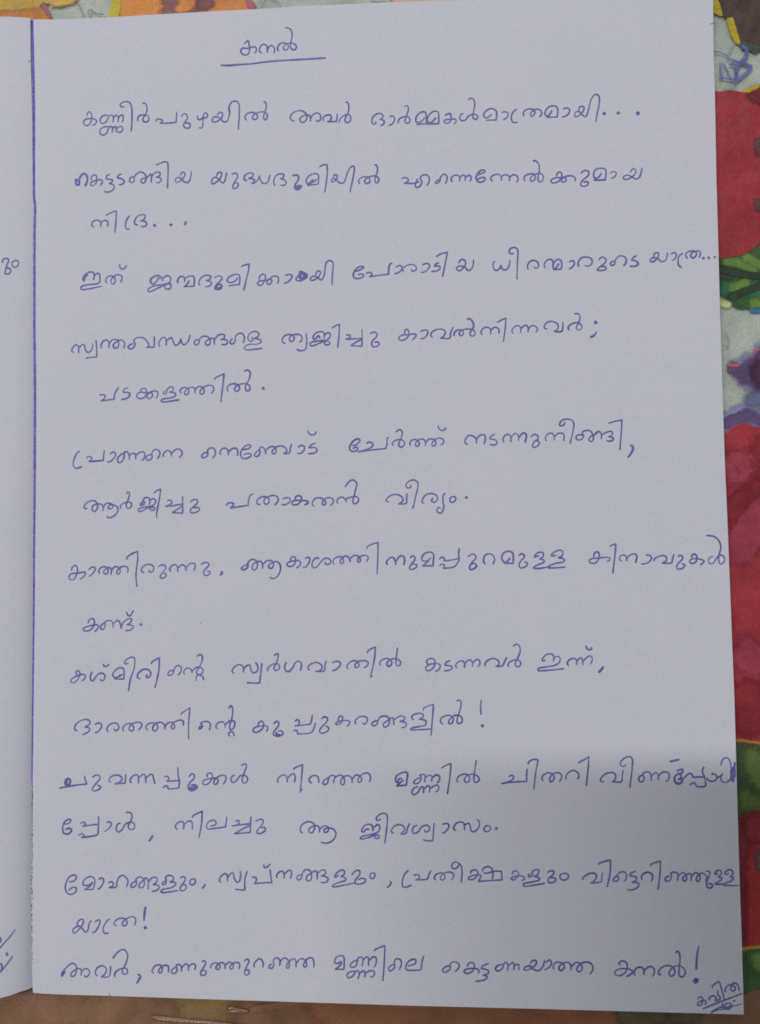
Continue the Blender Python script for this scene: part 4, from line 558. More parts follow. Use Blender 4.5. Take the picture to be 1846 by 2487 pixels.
131.03 47.11 131.79 47.82 132.29 47.62 132.46 46.3
132.52 47.21 133.3 47.93 134.31 47.93 134.66 47.32 134.38 46.31 133.87 46.14
w1.4 135 49.96 135.07 50.17 136.79 50.54
w1.3 136.13 48.24 137.35 48.55 137.13 47.74 136.32 47.53 135.7 46.92 135.88 45.91 136.58 45.61 137.29 46.12 137 46.62 136.3 46.52
136.33 47.94 137.11 47.13 136.7 46.52 137.51 46.73 138.53 47.64 139.14 47.75
138.54 47.74 139.24 47.54 139.42 46.94 139.42 46.94 141.73 47.05 141.73 47.05 141.36 48.16 141.68 49.07
138.68 45.31 139.09 45.62 139.7 45.82 140.18 45.02 140.18 45.02 141.79 45.13 141.91 46.14 141.64 47.15
142.13 46.95 142.52 46.34 143.52 46.14 144.23 46.75 143.95 47.56 143.25 47.56 143.46 47.86
144.23 46.75 145.45 47.57
w0.9 145.46 47.77 145.04 46.96 145.22 46.15 146.12 45.95 146.93 46.66 147.17 48.18 147.02 50 146.44 50.91 145.63 50.7 145.21 49.99 145.1 49.29
w2 147.49 48.99 147.16 47.78 147.33 46.56 147.12 46.16
147.64 49.19 147.63 46.57 147.48 45.96
w1.3 147.92 50.1 147.83 48.79 147.9 46.97
# line
w1.15 7.04 36.22 8.1 36.38 8.64 37.02 8.1 37.25 7.19 36.65 6.82 35.49 7.04 34.33 8.1 34.2 8.77 34.94 8.25 35.36 7.34 35.06
10.67 36.41 11.42 36.71 11.88 36.28 11.12 35.84 11.12 35.84 14.74 36.32 14.74 36.32 14.67 38.05
10.28 33.94 11.13 34.25 11.58 33.82 10.98 33.46 10.98 33.46 14.29 34 14.59 35.01 14.68 36.17
16.39 36.62 17.14 36.84 17.5 36.35 16.99 35.48 15.88 34.68
19.53 36.66 18.78 36.22 18.57 35.2 19.08 34.72 19.83 35.22 20.58 36.38 21.78 36.83 22.58 36.26 22.37 35.39 21.48 35.33 21.18 36.1 21.78 37.12 21.99 38.27 21.48 38.9 20.67 38.78
w1.4 26.54 34.15 26.24 33.57 25.65 32.84
31.89 35.36 31.39 35.93 31.89 36.79 32.78 37.09 33.23 36.67 33.22 35.37
33.28 36.38 34.26 37.19 35 36.91 35.06 35.39
35.15 37.83 35.3 38.35 37.23 39.29 37.23 39.29 37.07 36.71 36.47 33.6
38.99 36.15 40.02 36.45 40.17 37.03 39.58 37.45 38.55 37.01 38.1 36.14 38.54 35.57 40.02 35.73 42.22 36.04 42.22 36.04 42.53 38.2
44.29 37.21 44.88 37.42 45.17 37.08 44.72 36.5 43.55 36.26 43.55 36.26 45.9 36.57 47.51 36.76
47.67 38.3 47.5 34.96 47.5 34.96 44.13 34.63 44.13 34.63 45.89 35.65 47.36 36.38
48.69 37.26 49.71 37.75 50.3 37.41 50 36.55 49.12 35.55 48.96 34.83 49.84 34.78 50.72 35.42 50.58 35.99 49.7 35.98
58.68 34.89 58.17 35.45 58.46 36.57 59.75 37.33 60.89 37.01 61.25 36.18 60.73 35.05 60.02 35.19 60.11 35.89 61.02 36.45 61.88 36.46 62.22 35.91 62.21 35.07
62.27 35.77 63.16 36.47 64.01 36.26 64.09 35.51 63.43 35.08 63.15 35.64 64.01 36.06 65.14 35.8 65.7 34.83 65.12 33.57 63.84 32.91 62.42 33.06
72.79 35.87 72.08 35.86 71.51 35.3 71.09 35.58 71.66 36.55 72.66 36.9 73.36 36.57 73.49 35.46
73.55 36.16 74.49 36.86 74.91 36.45 74.67 35.47 73.62 34.91 71.5 34.47 70.79 33.99 71.35 33.83 72.63 34.2 74.04 34.69 74.75 34.5 74.6 34.03 73.9 34.07 73.9 34.57
75.21 37.98 74.36 37.69 74.22 38.25 74.94 38.95 75.93 39.15 76.48 38.68 76.46 36.88 75.94 32.98
77.85 35.08 77.29 35.5 77.87 36.47 79 36.9 79.92 36.49 80.02 35.66 79.26 34.96 79.26 34.96 80.38 35.11 80.67 36.08 81.25 37.25
82.79 36.79 82.08 36.51 81.71 35.68 82.07 35.12 82.91 35.41 83.62 36.39 84.61 36.81 85.31 36.4 85.16 35.71 84.51 35.42 84.23 35.89
86.3 37.24 86.13 35.58 85.97 33.69 85.97 33.69 84.99 33.57 83.87 33.84
87.97 36.98 88.81 37.21 89.37 36.85 89.08 36.02 88.37 35.32 87.81 35.26
90.83 35.76 90.28 36.17 90.77 37.14 91.61 37.51 92.44 37.29 92.56 35.77
92.57 36.88 93.42 37.3 93.74 36.75 93.95 35.78 94.64 35.6 95.49 36.49 95.65 37.59 95.1 38.14
97.44 36.92 96.69 36.5 96.73 35.73 97.42 35.62 97.99 36.23 97.72 36.78 97.16 36.78
d1 99.16 36.24
# line
8.13 24.03 9.33 24.26 9.88 25.11 9.44 25.52 8.45 25.19 7.69 24.12 7.42 22.86 7.8 21.71 8.79 21.42 9.78 22.06 9.78 22.8 9.01 22.89 8.13 22.24
13.49 24.12 12.73 23.48 11.75 23.36 11.24 23.77 11.74 24.72 13.05 25.27 13.82 24.75 13.82 23.6 13.49 22.55 13.49 22.55 11.64 22.48 11.64 22.48 12.73 23.16 13.38 24.01
14.69 24.66 15.35 24.99 15.83 24.68 15.67 23.84 15.02 22.89 14.43 22.67
16.83 23.96 17.52 24.25 17.96 23.88 17.74 23.35 16.98 22.98 16.98 22.98 18.5 23.15 18.72 24.1 19.15 25.15 20.02 25.62 20.89 24.97 21.11 24.14 20.74 23.13
23.16 24.27 22.41 24.26 21.76 23.62 21.91 23.15 22.62 23.33 23.06 24.06 22.84 24.79 23.6 25.32 24.46 25.02 24.68 24.19 24.46 23.25 23.71 23.13 23.49 23.65 24.25 24.5 24.9 25.07 25.44 24.83 25.54 22.75
25.59 24.31 26.3 25.16 27.17 25.32 27.49 24.86 27.16 24.13 26.52 23.8 26.52 23.8 27.7 23.61 27.92 23.1 27.27 22.57 26.3 22.34
29.32 24.58 28.78 24.36 28.52 23.88 29.1 23.84 29.43 24.47 29.32 25.41 30.19 25.78 30.94 25.43 30.83 24.7 30.18 24.38 30.18 24.38 31.32 24.29 31.37 23.78 30.5 23.2 28.78 22.84 28.3 22.48 28.45 22.17 29.64 22.23 32.01 22.64
32.4 25.14 32.98 25.57 33.52 25.33 33.41 24.64 32.76 23.8 32.44 23.06 32.65 22.55 33.4 22.77 33.77 23.4 33.41 23.91 32.87 23.74
35.13 25.18 34.59 24.76 34.59 24.03 35.12 23.83 35.66 24.36 35.62 24.98 35.02 25.14
w1.2 37.85 24.14 37.59 23.56 37.05 23.14
41.24 24.43 40.85 24.85 41.18 25.69 42.04 26.3 42.53 25.95 42.64 24.64
42.65 25.47 43.39 26.44 43.88 26.32 44.05 25.37 44.6 24.55 45.22 24.91 45.42 26.11 45.28 26.94
46.82 26.96 46.32 25.17 46.31 22.98 46.31 22.98 45.45 22.96 44.18 23.11
47.79 25.43 48.28 25.72 48.77 25.39 48.64 24.73 48.27 24.29 48.27 24.29 50.1 24.51 52.06 24.58 52.06 24.58 51.82 25.96 51.71 27.39
w1.2 50.32 28.32 50.49 27.73 50.98 27.73 51.79 28.46
53.28 25.5 53.04 25.98 53.53 26.7 54.26 26.99 54.62 26.47 54.69 25.41
54.74 26.36 55.48 27.08 56.09 27.16 56.25 26.5 56 25.42
58.39 26.29 57.78 26.16 57.29 25.56 57.65 25.21 58.33 25.58 58.51 26.53 59.12 27.29 59.97 27.3 60.45 26.55 60.44 25.49 59.83 25 59.35 25.35 59.55 26.07 60.45 26.67 61.18 27.15 61.66 26.81 61.65 25.27
61.73 26.57 62.51 27.29 63.36 27.25 63.35 26.47 62.5 26.11 62.5 26.11 63.71 25.88 63.95 25.3 63.34 24.74 62.37 24.8
66.13 26.39 65.64 25.91 65.28 25.95 65.77 26.74 66.62 27.34 67.34 27.23 67.34 26.52 66.61 26.04 66.61 26.04 67.57 25.82 67.56 25.23 66.36 24.86 65.02 24.29 64.9 23.89 65.87 23.97 69.49 24.73
68.9 26.31 69.75 27.26 70.59 27.27 70.58 26.45 69.86 25.61 69.61 24.78 70.45 24.51 71.65 24.93 71.78 25.52 70.94 25.74 70.21 25.38
73.35 26.96 72.75 26.48 72.86 25.77 73.46 25.78 73.83 26.49 73.47 27
w1.3 76.93 25.23 77.16 24.76 76.31 23.81
80.86 27.53 80.07 26.75 79.54 25.47 79.52 24.31 80.17 23.99 81.47 24.52
81.83 26.39 82.54 26.65 83.05 26.4 82.91 25.81 82.26 25.55 82.26 25.55 84.6 25.73 84.99 26.56 85.52 27.53
86.53 25.55 86.15 25.93 86.55 26.7 87.59 27.05 88.23 26.72 88.35 25.96 87.83 25.57 87.44 25.95 87.97 26.85 89.14 27.24 90.04 27 90.16 26.23 89.63 25.59
91.23 29.18 90.46 29.3 89.88 28.78 89.92 28.09 90.57 27.95 91.22 28.54 91.36 29.05 91.86 28.29 91.92 26.89 91.69 25.06
93.64 26.91 93.91 27.55 94.69 27.74 95.19 27.31 95.05 26.55 94.14 25.77 93.24 25.84 93.38 26.27 94.54 26.67 95.7 26.68 95.56 25.79 95.29 25.4 95.29 25.4 100.17 25.77 100.17 25.77 100.07 27.49 100.07 27.49 98.53 27.48 98.26 26.46 98.12 25.82
96.22 27.32 96.23 27.96 97.14 28.43 98.03 28.11 98.15 27.47 97.12 27.08 96.35 27.2
102.37 26.88 102.38 27.39 103.02 27.65 103.53 27.28 103.39 26.51 102.61 25.79 102.02 25.99 102.49 26.45 103.77 26.65 104.74 26.4 104.65 25.89 104.14 25.63
106.08 27.05 105.56 26.79 105.68 26.41 106.33 26.67 106.47 27.56 107.24 27.95 107.75 27.7 107.48 26.94 106.71 26.55 106.71 26.55 107.72 26.31 107.71 25.8 106.31 25.41 104.77 25.13 104.51 24.8 105.01 24.5 108.98 25.18
109.4 27.34 110.17 27.73 110.8 27.56 110.54 26.85 109.76 26.33 109.62 25.44 110.38 25.33 111.15 25.71 110.91 26.29 110.02 26.28
112.71 27.25 112.06 26.86 112.18 26.1 112.93 25.86 113.71 26.37 113.59 27.13 112.71 27.25
116.88 25.98 116.59 26.2 117.12 26.76 118.24 27.33 119.24 27.23 119.45 26.45 118.88 25.67 118.2 25.28 118.2 25.28 120.33 25.62 120.52 26.46 120.7 27.58
119.9 29.01 120.29 29.46 122.37 30.04 122.37 30.04 122.26 27.59 121.59 24.52
123.9 26.61 123.46 26.72 122.96 26.27 122.89 25.78 123.55 25.78 124.01 26.28 123.69 26.94 124.37 27.61 125.15 27.62 125.58 27.07 125.45 26.29 125 25.73
127.48 27.82 126.47 27.41 126.24 26.86 126.24 26.86 127.46 26.65 127.44 25.98 126.66 25.53 126.66 25.53 127.87 25.43 127.86 24.66 126.74 24.05 125.63 24.08
128.77 26 128.56 26.66 129.02 27.33 130.02 27.63 130.79 27.12 130.77 26.35 130.49 25.79
130.38 28.89 130.73 29.34 132.46 29.91 132.46 29.91 132.34 27.47 131.87 24.04
134.32 26.94 133.65 26.71 133.31 26.15 133.74 25.83 134.41 26.17 134.65 27.05 134.44 27.49 135.22 27.72 135.88 27.4 135.97 26.73 135.73 25.96
135.98 26.96 136.87 27.63 137.53 27.3 137.73 26.53 137.39 25.97 136.95 26.08 136.96 26.63 137.75 27.3 138.41 27.42 138.62 26.76 138.49 25.94
138.68 26.87 139.41 27.65 140.17 27.33 140.37 26.45 139.91 25.82 139.6 26.33 140.06 27.22 140.95 27.56 141.7 26.9 141.45 25.8
141.5 27.89 142.17 28.01 142.37 27.57 142.02 26.57 141.67 25.47 141.76 24.81 142.41 24.59 142.86 25.04 142.54 25.48 141.99 25.32
144.02 27.48 143.47 27.36 143.48 27.8 143.93 28.14 144.58 28.03 144.63 27.37 144 26.82 144 26.82 144.77 26.6 144.31 26.05 143.31 25.48 143.31 25.37 145.07 25.39
146.21 27.5 145.55 27.38 145.45 27.82 146.12 28.27 146.78 28.17 146.98 27.51 146.42 26.84 146.42 26.84 147.07 26.74 146.62 26.07 145.51 25.62 145.06 25.17 146.16 25.14 148.13 25.09
# line
10.26 14.79 10.04 15.41 10.69 16.16 11.35 16.13 11.35 15.44 10.59 14.27 9.49 13.31 9.06 13.61 9.38 14.35 10.48 14.79 11.35 14.08 11.9 13.57 12.44 14.1 12.66 15.36 13.2 16.16
13.86 15.7 14.62 16.19 15.05 15.93 14.73 14.88 13.97 13.72 13.25 13.53
17.12 16.49 16.36 15.75 15.77 14.59 15.82 13.75 16.25 13.35 16.9 13.52
18.75 15.02 18.1 15.3 18.42 16.1 19.51 16.64 20.37 16.55 20.92 15.94 20.7 15.2 20.16 15.05 19.9 15.5 20.37 16.24 21.46 16.88 22.43 16.96 22.8 16.28 22.54 15.17
w1.3 24.96 19.17 24.7 17.67 24.59 16.11
d1.2 24.91 14.76
# line
6.89 4.15 6.53 4.48 7.3 5.67 8.71 6.87 9.58 6.8 9.93 5.91 9.59 4.56 8.89 4.21 8.71 4.87 9.76 5.73 10.63 5.92 10.98 5.43 10.88 4.43
w1.8 6.78 4.25 6.95 4.72 7.38 5.34
10.98 5.26 11.85 5.95 12.62 5.64 12.73 4.81 12.03 4.19 11.58 4.61
14.57 4.45 14.01 5 14.46 6.18 15.68 6.61 16.37 6.06 16.2 5.06 15.33 4.27 15.33 4.27 17.07 4.51 17.35 6.64
18.28 4.27 18.28 5.1 19.15 5.89 20.53 6.25 21.05 5.66 20.7 4.99 20.01 5.14 19.91 5.8 20.71 7.32 21.05 8.99 20.19 10.13 18.8 9.44 17.83 8.18
w1.3 23.12 5.05 23.81 4.57 22.95 3.06
26.74 5.29 26.33 5.78 26.92 6.79 27.95 7.08 28.53 6.49 28.29 5.49 27.77 5.55 27.95 6.31 28.98 7 29.84 6.79 29.84 5.53
31.55 6.72 30.7 6.21 30.52 5.54 31.21 5.39 31.72 6.07 31.56 7.06 32.24 7.24 32.65 6.75 32.65 5.76
32.75 6.59 33.61 7.43 34.13 6.95 34.12 5.95
34.23 6.78 34.98 7.46 35.67 7.14 35.49 6.15
37.04 7.83 37.55 8.17 37.89 7.69 37.37 6.69 36.75 5.68 37.03 5.09 37.88 5.38 37.88 6.04 37.2 6.09
39.08 6.56 38.91 7.05 39.59 7.72 40.62 7.58 40.95 6.93 40.44 6.36 40.03 6.74 40.62 7.58 41.47 7.83 41.98 7.28 41.97 6.45
42.08 7.28 42.83 7.95 43.68 7.64 43.68 6.82 43.1 6.54 43.1 7.14 43.85 7.81 44.87 7.9 45.14 7.34 44.93 6.58
46.06 8.19 46.74 8.69 47.08 8.21 46.63 7.21 46.15 6.05 46.38 5.4 47.06 5.64 47.07 6.4 46.39 6.38
48.26 6.92 48.19 7.74 49.11 8.74 49.79 8.59 50.12 7.78 50.02 6.95
51.98 7.81 51.47 7.48 51.37 6.98 51.98 6.93 52.39 7.66 52.26 8.64 53 9.05 53.61 8.67 53.67 7.85 53.5 7.42
53.74 8.18 54.35 9.01 55.2 8.86 55.63 8.05 55.52 7.07 55.08 7.12 55.19 7.88 56.04 8.72 56.88 8.9 57.04 8.08 57.04 7.16
57.11 7.92 57.89 8.92 58.9 8.77 59.33 7.8 58.89 7.2 58.65 7.78 59.4 8.95 60.41 9.19 60.81 8.32 60.8 7.17
66.7 8.71 65.88 8.17 65.17 8.33 65.53 9.38 66.6 9.82 67.13 9.41 67.19 8.2 67.11 6.98 67.11 6.98 65.26 6.95 65.26 6.95 66.05 7.48 66.77 8.36
69.96 8.95 69.08 8.58 68.47 7.88 68.71 7.36 69.6 7.73 69.96 8.77 70.15 9.4 70.86 9.55 71.1 8.97 70.94 7.58
71.1 8.79 71.74 9.57 72.27 9.34 72.25 7.78
72.37 8.82 73.16 9.6 73.86 9.47 73.85 8.33 73.42 7.45
69.41 6.68 68.35 6.49 67.74 5.89 67.98 5.27 68.87 5.56 69.52 6.51 70.12 6.77 70.29 5.83 69.93 5.03
70.29 6.18 71.18 6.72 71.53 6.38 71.42 5.34
71.57 6.2 72.6 6.81 73.48 6.59 73.29 5.72 72.58 5.53
73.35 10.85 74.06 11.34 75.73 12 75.73 12 75.55 8.53 75.22 4.72
77.56 8.22 76.85 7.86 76.38 7.16 76.83 6.83 77.65 7.53 77.67 8.74 78.1 9.34 78.97 9.11 79.07 8.08 78.6 7.03
80.37 7.93 81.78 8.3 82.14 9 81.62 9.33 80.55 8.8 80.01 7.75 80.36 7.07 82.29 7.1 83.17 7.29 83.36 8.68 83.8 10.13
89.14 8.09 88.26 7.9 87.62 7.2 88.07 6.76 89.13 7.4 89.25 8.44 89.85 8.96 90.89 8.64 90.99 7.78 90.17 6.9
92.8 7.98 92.99 8.67 93.86 8.86 94.2 8.18 93.84 7.14 92.78 6.61 92.09 6.94 92.45 7.46 94.19 7.66 95.16 7.34 94.87 6.64
97.17 8.75 95.94 8.21 95.59 7.69 95.59 7.69 96.97 7.37 96.96 6.68 95.91 6.32 95.91 6.32 96.78 6.1 96.42 5.47 95.03 5.1 94.33 5.16
99.95 8.62 98.9 8.26 98.54 7.57 99.06 7.23 99.93 7.76 100.3 8.8 100.82 8.98 101.09 8.3 100.97 7.27
101.16 8.3 102.04 9 102.37 8.49 102.25 7.46
102.41 8.32 103.24 8.68 103.29 7.48
105.67 8.72 106.03 9.41 106.89 9.43 106.7 8.57 105.48 7.69 104.44 7.5 104.44 8.01 105.49 8.37 106.34 7.7 107.37 7.45 108.26 8.42 108.62 9.62
108.79 9.11 109.66 9.64 109.99 8.96 109.46 8.1 108.41 7.57
110.48 7.6 110.33 8.46 111.03 9.22 112.23 9 112.56 8.15 111.86 7.52 111.46 8.13 112.23 9 113.44 9.19 113.95 8.51 113.86 7.56
114.01 8.35 114.99 9.22 116.02 8.89 116.17 7.87 115.47 7.34 115.14 8.02 116.02 9.06 117.4 9.32 118.25 8.76 118.33 7.73 117.7 6.87
124.01 8.76 123.65 9.11 123.92 9.52 124.63 9.69 125.22 9.24 125.3 8.34 124.78 7.23 123.66 6.71 122.86 7 122.88 7.6 123.79 8.07 125.2 8.14 126.3 7.75 126.18 7.15 125.07 6.53
126.88 6.76 126.69 7.56 127.21 8.27 128.02 8.48 128.61 8.09 128.63 6.89
128.64 7.59 129.32 8.4 130.23 8.62 130.78 8.03 130.7 7.23 130.39 6.62
132.2 7.05 131.6 7.14 131.82 8.04 132.74 8.76 133.84 8.87 134.73 8.29 134.84 7.39 134.19 6.78 133.7 7.27 134.12 8.18 135.24 8.9 136.43 8.62 137.01 7.63 136.49 6.72 135.79 6.91 135.72 8.1 135.96 9.91 135.89 11.3 135.5 11.8 135.06 11.39
w1.2 139.79 13 139.37 10.76 139.17 8.16
d1.9 139.06 5.97
# signature
139.32 2.24 139.57 2.64 140.01 2.74 140.3 2.46 140.23 1.72 139.93 1.13 139.44 1.03 139.25 1.32 139.55 1.71 140.24 2.02 140.82 1.98 141.01 1.64 140.71 1.15
141.8 2.04 141.56 2.28 141.82 2.73 142.41 3.03 142.89 2.79 142.97 2.26 142.87 2.01 142.87 2.01 143.75 2.32 143.86 2.66 143.39 3.24 143.36 4.16
142.23 4.58 142.46 5.07 143.35 5.75 143.74 5.73 144.1 4.52 144.46 3.16 144.67 2
145.15 3.76 144.82 4.04 144.98 4.63 145.57 5.18 146.26 5.19 146.83 4.76 146.82 4.32 146.42 4.02 145.99 4.26 146.05 4.84 146.46 5.53 147.14 5.49 147.56 4.87 147.59 3.99
140.25 0.36 142.46 1.28 144.43 2.09 146.39 2.85 148.25 3.59
141.84 -0.44 142.63 0.02 144 0.33 145.36 0.5 146.15 0.95 145.87 1.48 145.1 1.52 144.7 1.12 144.78 0.54 145.36 0.36 145.95 0.76
w1.3 144.32 1.6 144.26 1.02 144.69 0.64 145.47 0.84 146.06 1.15
142.04 -0.19 143.42 0.61 144.4 0.92
w0.5 146.2 0.96 147.32 1.27 148.2 1.54
d0.7 146.61 2.03
# left
-6.47 158.13 -6.74 158.24 -6.69 158.69 -6.16 159.02 -5.57 158.97 -5.46 158.36 -5.77 157.58 -6.03 156.58 -6.19 155.8 -5.86 155.53 -5.23 155.7 -4.97 156.37 -5.23 156.81 -5.77 156.86
-3.78 158.66 -4.61 158.26 -4.71 157.59 -4.24 157.1 -3.62 157.34 -3.35 158.07 -3.63 158.61 -3.99 158.6
# left
-3.17 14.32 -3.86 13.3 -4.74 12.23 -5.89 10.89 -6.84 9.83
-5.91 13.09 -5.77 12.56 -5.84 12.12 -6.14 11.83
d1.3 -4.72 9.38
-3.56 8.82 -4.37 7.7 -5.15 6.54 -5.84 5.86 -6.79 4.94
w1.5 -5.86 7.67 -5.56 6.98 -5.67 6.23 -6.08 5.7
# mark
w0.8 17.02 0.87 17.2 0.27
# mark
w0.7 146.69 204.5 147.38 204.6
# left
d0.7 -1.35 203.47
"""


# ------------------------------------------------------------------ helpers
def pairs(text):
    n = [float(v) for v in text.split()]
    return [(n[i], n[i + 1]) for i in range(0, len(n), 2)]

def right_height(x, y):
    x = min(max(x, -1.5), 150.)
    return 4.2 + 0.35 * math.sin(math.pi * x / 150.) - 0.5 * math.exp(-x / 3.0)

def left_height(x, y):
    s = max(0., -x)
    t = min(1, max(0, 1 - y / PAGE_H))
    return 3.50 - 1.8 * t ** 1.5 + (1.4 + 4.4 * t ** 1.5) * (1 - math.exp(-s / 3.6))

def mesh_object(name, bm, mats, parent=None):
    me = bpy.data.meshes.new(name)
    bm.normal_update()
    bm.to_mesh(me)
    bm.free()
    for m in (mats if isinstance(mats, (list, tuple)) else [mats]):
        me.materials.append(m)
    o = bpy.data.objects.new(name, me)
    C.objects.link(o)
    o.parent = parent
    return o

def smooth(o):
    for f in o.data.polygons:
        f.use_smooth = True

def thing(name, label, category, loc=(0, 0, 0)):
    o = bpy.data.objects.new(name, None)
    o.empty_display_size = 0.02
    C.objects.link(o)
    o.location = loc
    o['label'] = label
    o['category'] = category
    return o

def spline(pts, step):
    """Catmull-Rom through pts; a point given twice is a corner."""
    runs, cur = [], [pts[0]]
    for a in pts[1:]:
        if abs(a[0] - cur[-1][0]) < 1e-6 and abs(a[1] - cur[-1][1]) < 1e-6:
            runs.append(cur)
            cur = [a]
        else:
            cur.append(a)
    runs.append(cur)
    out = []
    for r in runs:
        if len(r) < 2:
            continue
        for i in range(len(r) - 1):
            p1, p2 = r[i], r[i + 1]
            p0 = r[i - 1] if i else p1
            p3 = r[i + 2] if i + 2 < len(r) else p2
            d = math.dist(p1, p2)
            n = max(1, int(math.ceil(d / step)))
            for k in range(n):
                t = k / n
                out.append(tuple(0.5 * (2 * p1[c] + (p2[c] - p0[c]) * t + (2 * p0[c] - 5 * p1[c] + 4 * p2[c] - p3[c]) * t * t
                                        + (3 * p1[c] - p0[c] - 3 * p2[c] + p3[c]) * t ** 3) for c in (0, 1)))
        out.append(r[-1])
    res = [out[0]]
    for q in out[1:]:
        if math.dist(q, res[-1]) > 1e-4:
            res.append(q)
    return res

def add_stroke(bm, pts, width, height, lift, thick=0.012, step=0.22, pressure=0.42):
    """a pen line: a thin ridge of ink following the paper, with pen-pressure width"""
    q = spline(pts, step)
    n = len(q)
    seed = random.uniform(0, 100)
    length, rows = 0.0, []
    for i, (x, y) in enumerate(q):
        a, b = q[max(0, i - 1)], q[min(n - 1, i + 1)]
        if i:
            length += math.dist(q[i - 1], q[i])
        tx, ty = b[0] - a[0], b[1] - a[1]
        l = math.hypot(tx, ty) or 1
        nx, ny = -ty / l, tx / l
        end = min(i, n - 1 - i)
        w = width * (1 + pressure * noise.noise((length * 0.45, seed, 0)) + 0.12 * noise.noise((length * 3.0, seed, 5)))
        w *= (0.62, 0.88)[end] if end < 2 else 1.0
        z = height(x, y) + lift + 0.004 * i / n
        rows.append([bm.verts.new(((x + nx * w / 2) * MM, (y + ny * w / 2) * MM, z * MM)),
                     bm.verts.new((x * MM, y * MM, (z + thick) * MM)),
                     bm.verts.new(((x - nx * w / 2) * MM, (y - ny * w / 2) * MM, z * MM))])
    for a, b in zip(rows, rows[1:]):
        bm.faces.new((a[1], b[1], b[0], a[0]))
        bm.faces.new((a[2], b[2], b[1], a[1]))

def add_dot(bm, x, y, d, height, lift):
    top = bm.verts.new((x * MM, y * MM, (height(x, y) + lift + 0.015) * MM))
    ring = []
    for k in range(12):
        a = 2 * math.pi * k / 12
        r = d / 2 * random.uniform(0.82, 1.12)
        ring.append(bm.verts.new(((x + r * math.cos(a)) * MM, (y + r * math.sin(a)) * MM, (height(x, y) + lift) * MM)))
    for k in range(12):
        bm.faces.new((top, ring[k], ring[(k + 1) % 12]))

# ------------------------------------------------------------------ materials
def lin(c):
    return tuple((v / 255 / 12.92) if v / 255 <= 0.04045 else ((v / 255 + 0.055) / 1.055) ** 2.4 for v in c)

def new_mat(name):
    m = bpy.data.materials.new(name)
    m.use_nodes = True
    nt = m.node_tree
    return m, nt, nt.nodes['Principled BSDF']

def noise_node(nt, scale, detail=3.0, rough=0.55, vec=None):
    n = nt.nodes.new('ShaderNodeTexNoise')
    n.inputs['Scale'].default_value = scale
    n.inputs['Detail'].default_value = detail
    n.inputs['Roughness'].default_value = rough
    nt.links.new(vec, n.inputs['Vector'])
    return n

def object_coords(nt):
    return nt.nodes.new('ShaderNodeTexCoord').outputs['Object']

def ramp(nt, fac, stops):
    r = nt.nodes.new('ShaderNodeValToRGB')
    e = r.color_ramp.elements
    while len(e) < len(stops):
        e.new(0.5)
    for el, (pos, col) in zip(e, stops):
        el.position = pos
        el.color = (*col, 1)
    nt.links.new(fac, r.inputs['Fac'])
    return r.outputs['Color']

def mix(nt, fac, a, b, mode='MIX'):
    m = nt.nodes.new('ShaderNodeMix')
    m.data_type = 'RGBA'
    m.blend_type = mode
    for sock, v in ((m.inputs['Factor'], fac), (m.inputs['A'], a), (m.inputs['B'], b)):
        if isinstance(v, bpy.types.NodeSocket):
            nt.links.new(v, sock)
        elif sock.type == 'RGBA':
            sock.default_value = (*v, 1)
        else:
            sock.default_value = v
    return m.outputs['Result']

def bump(nt, bsdf, h, strength, dist):
    b = nt.nodes.new('ShaderNodeBump')
    b.inputs['Strength'].default_value = strength
    b.inputs['Distance'].default_value = dist
    nt.links.new(h, b.inputs['Height'])
    nt.links.new(b.outputs['Normal'], bsdf.inputs['Normal'])

def paper_material(name, tint=1.0):
    m, nt, b = new_mat(name)
    co = object_coords(nt)
    big = noise_node(nt, 55, 3, 0.6, co)            # faint cloudy tone of cheap paper
    fine = noise_node(nt, 3600, 2, 0.7, co)         # fibres
    base = ramp(nt, big.outputs['Fac'], [(0.32, (0.715 * tint, 0.733 * tint, 0.782 * tint)), (0.68, (0.742 * tint, 0.732 * tint, 0.795 * tint))])
    patch = noise_node(nt, 620, 2, 0.6, co)         # mottled greenish / lilac pulp
    tone = ramp(nt, patch.outputs['Fac'], [(0.30, (0.955, 1.0, 0.985)), (0.5, (1.0, 1.0, 1.0)), (0.70, (1.0, 0.965, 1.005))])
    base = mix(nt, 1.0, base, tone, 'MULTIPLY')
    tooth = ramp(nt, fine.outputs['Fac'], [(0.25, (0.91, 0.91, 0.915)), (0.75, (1.05, 1.05, 1.05))])
    nt.links.new(mix(nt, 1.0, base, tooth, 'MULTIPLY'), b.inputs['Base Color'])
    b.inputs['Roughness'].default_value = 0.85
    b.inputs['Specular IOR Level'].default_value = 0.2
    bump(nt, b, fine.outputs['Fac'], 0.25, 0.00004)
    return m

def ink_material(name, dark, light):
    m, nt, b = new_mat(name)
    co = object_coords(nt)
    grain = noise_node(nt, 4200, 2, 0.7, co)
    flow = noise_node(nt, 260, 2, 0.5, co)
    add = nt.nodes.new('ShaderNodeMath')
    add.operation = 'MULTIPLY_ADD'
    nt.links.new(flow.outputs['Fac'], add.inputs[0])
    add.inputs[1].default_value = 0.55
    nt.links.new(grain.outputs['Fac'], add.inputs[2])
    nt.links.new(ramp(nt, add.outputs[0], [(0.55, dark), (1.0, light)]), b.inputs['Base Color'])
    b.inputs['Roughness'].default_value = 0.6
    b.inputs['Specular IOR Level'].default_value = 0.265
    return m

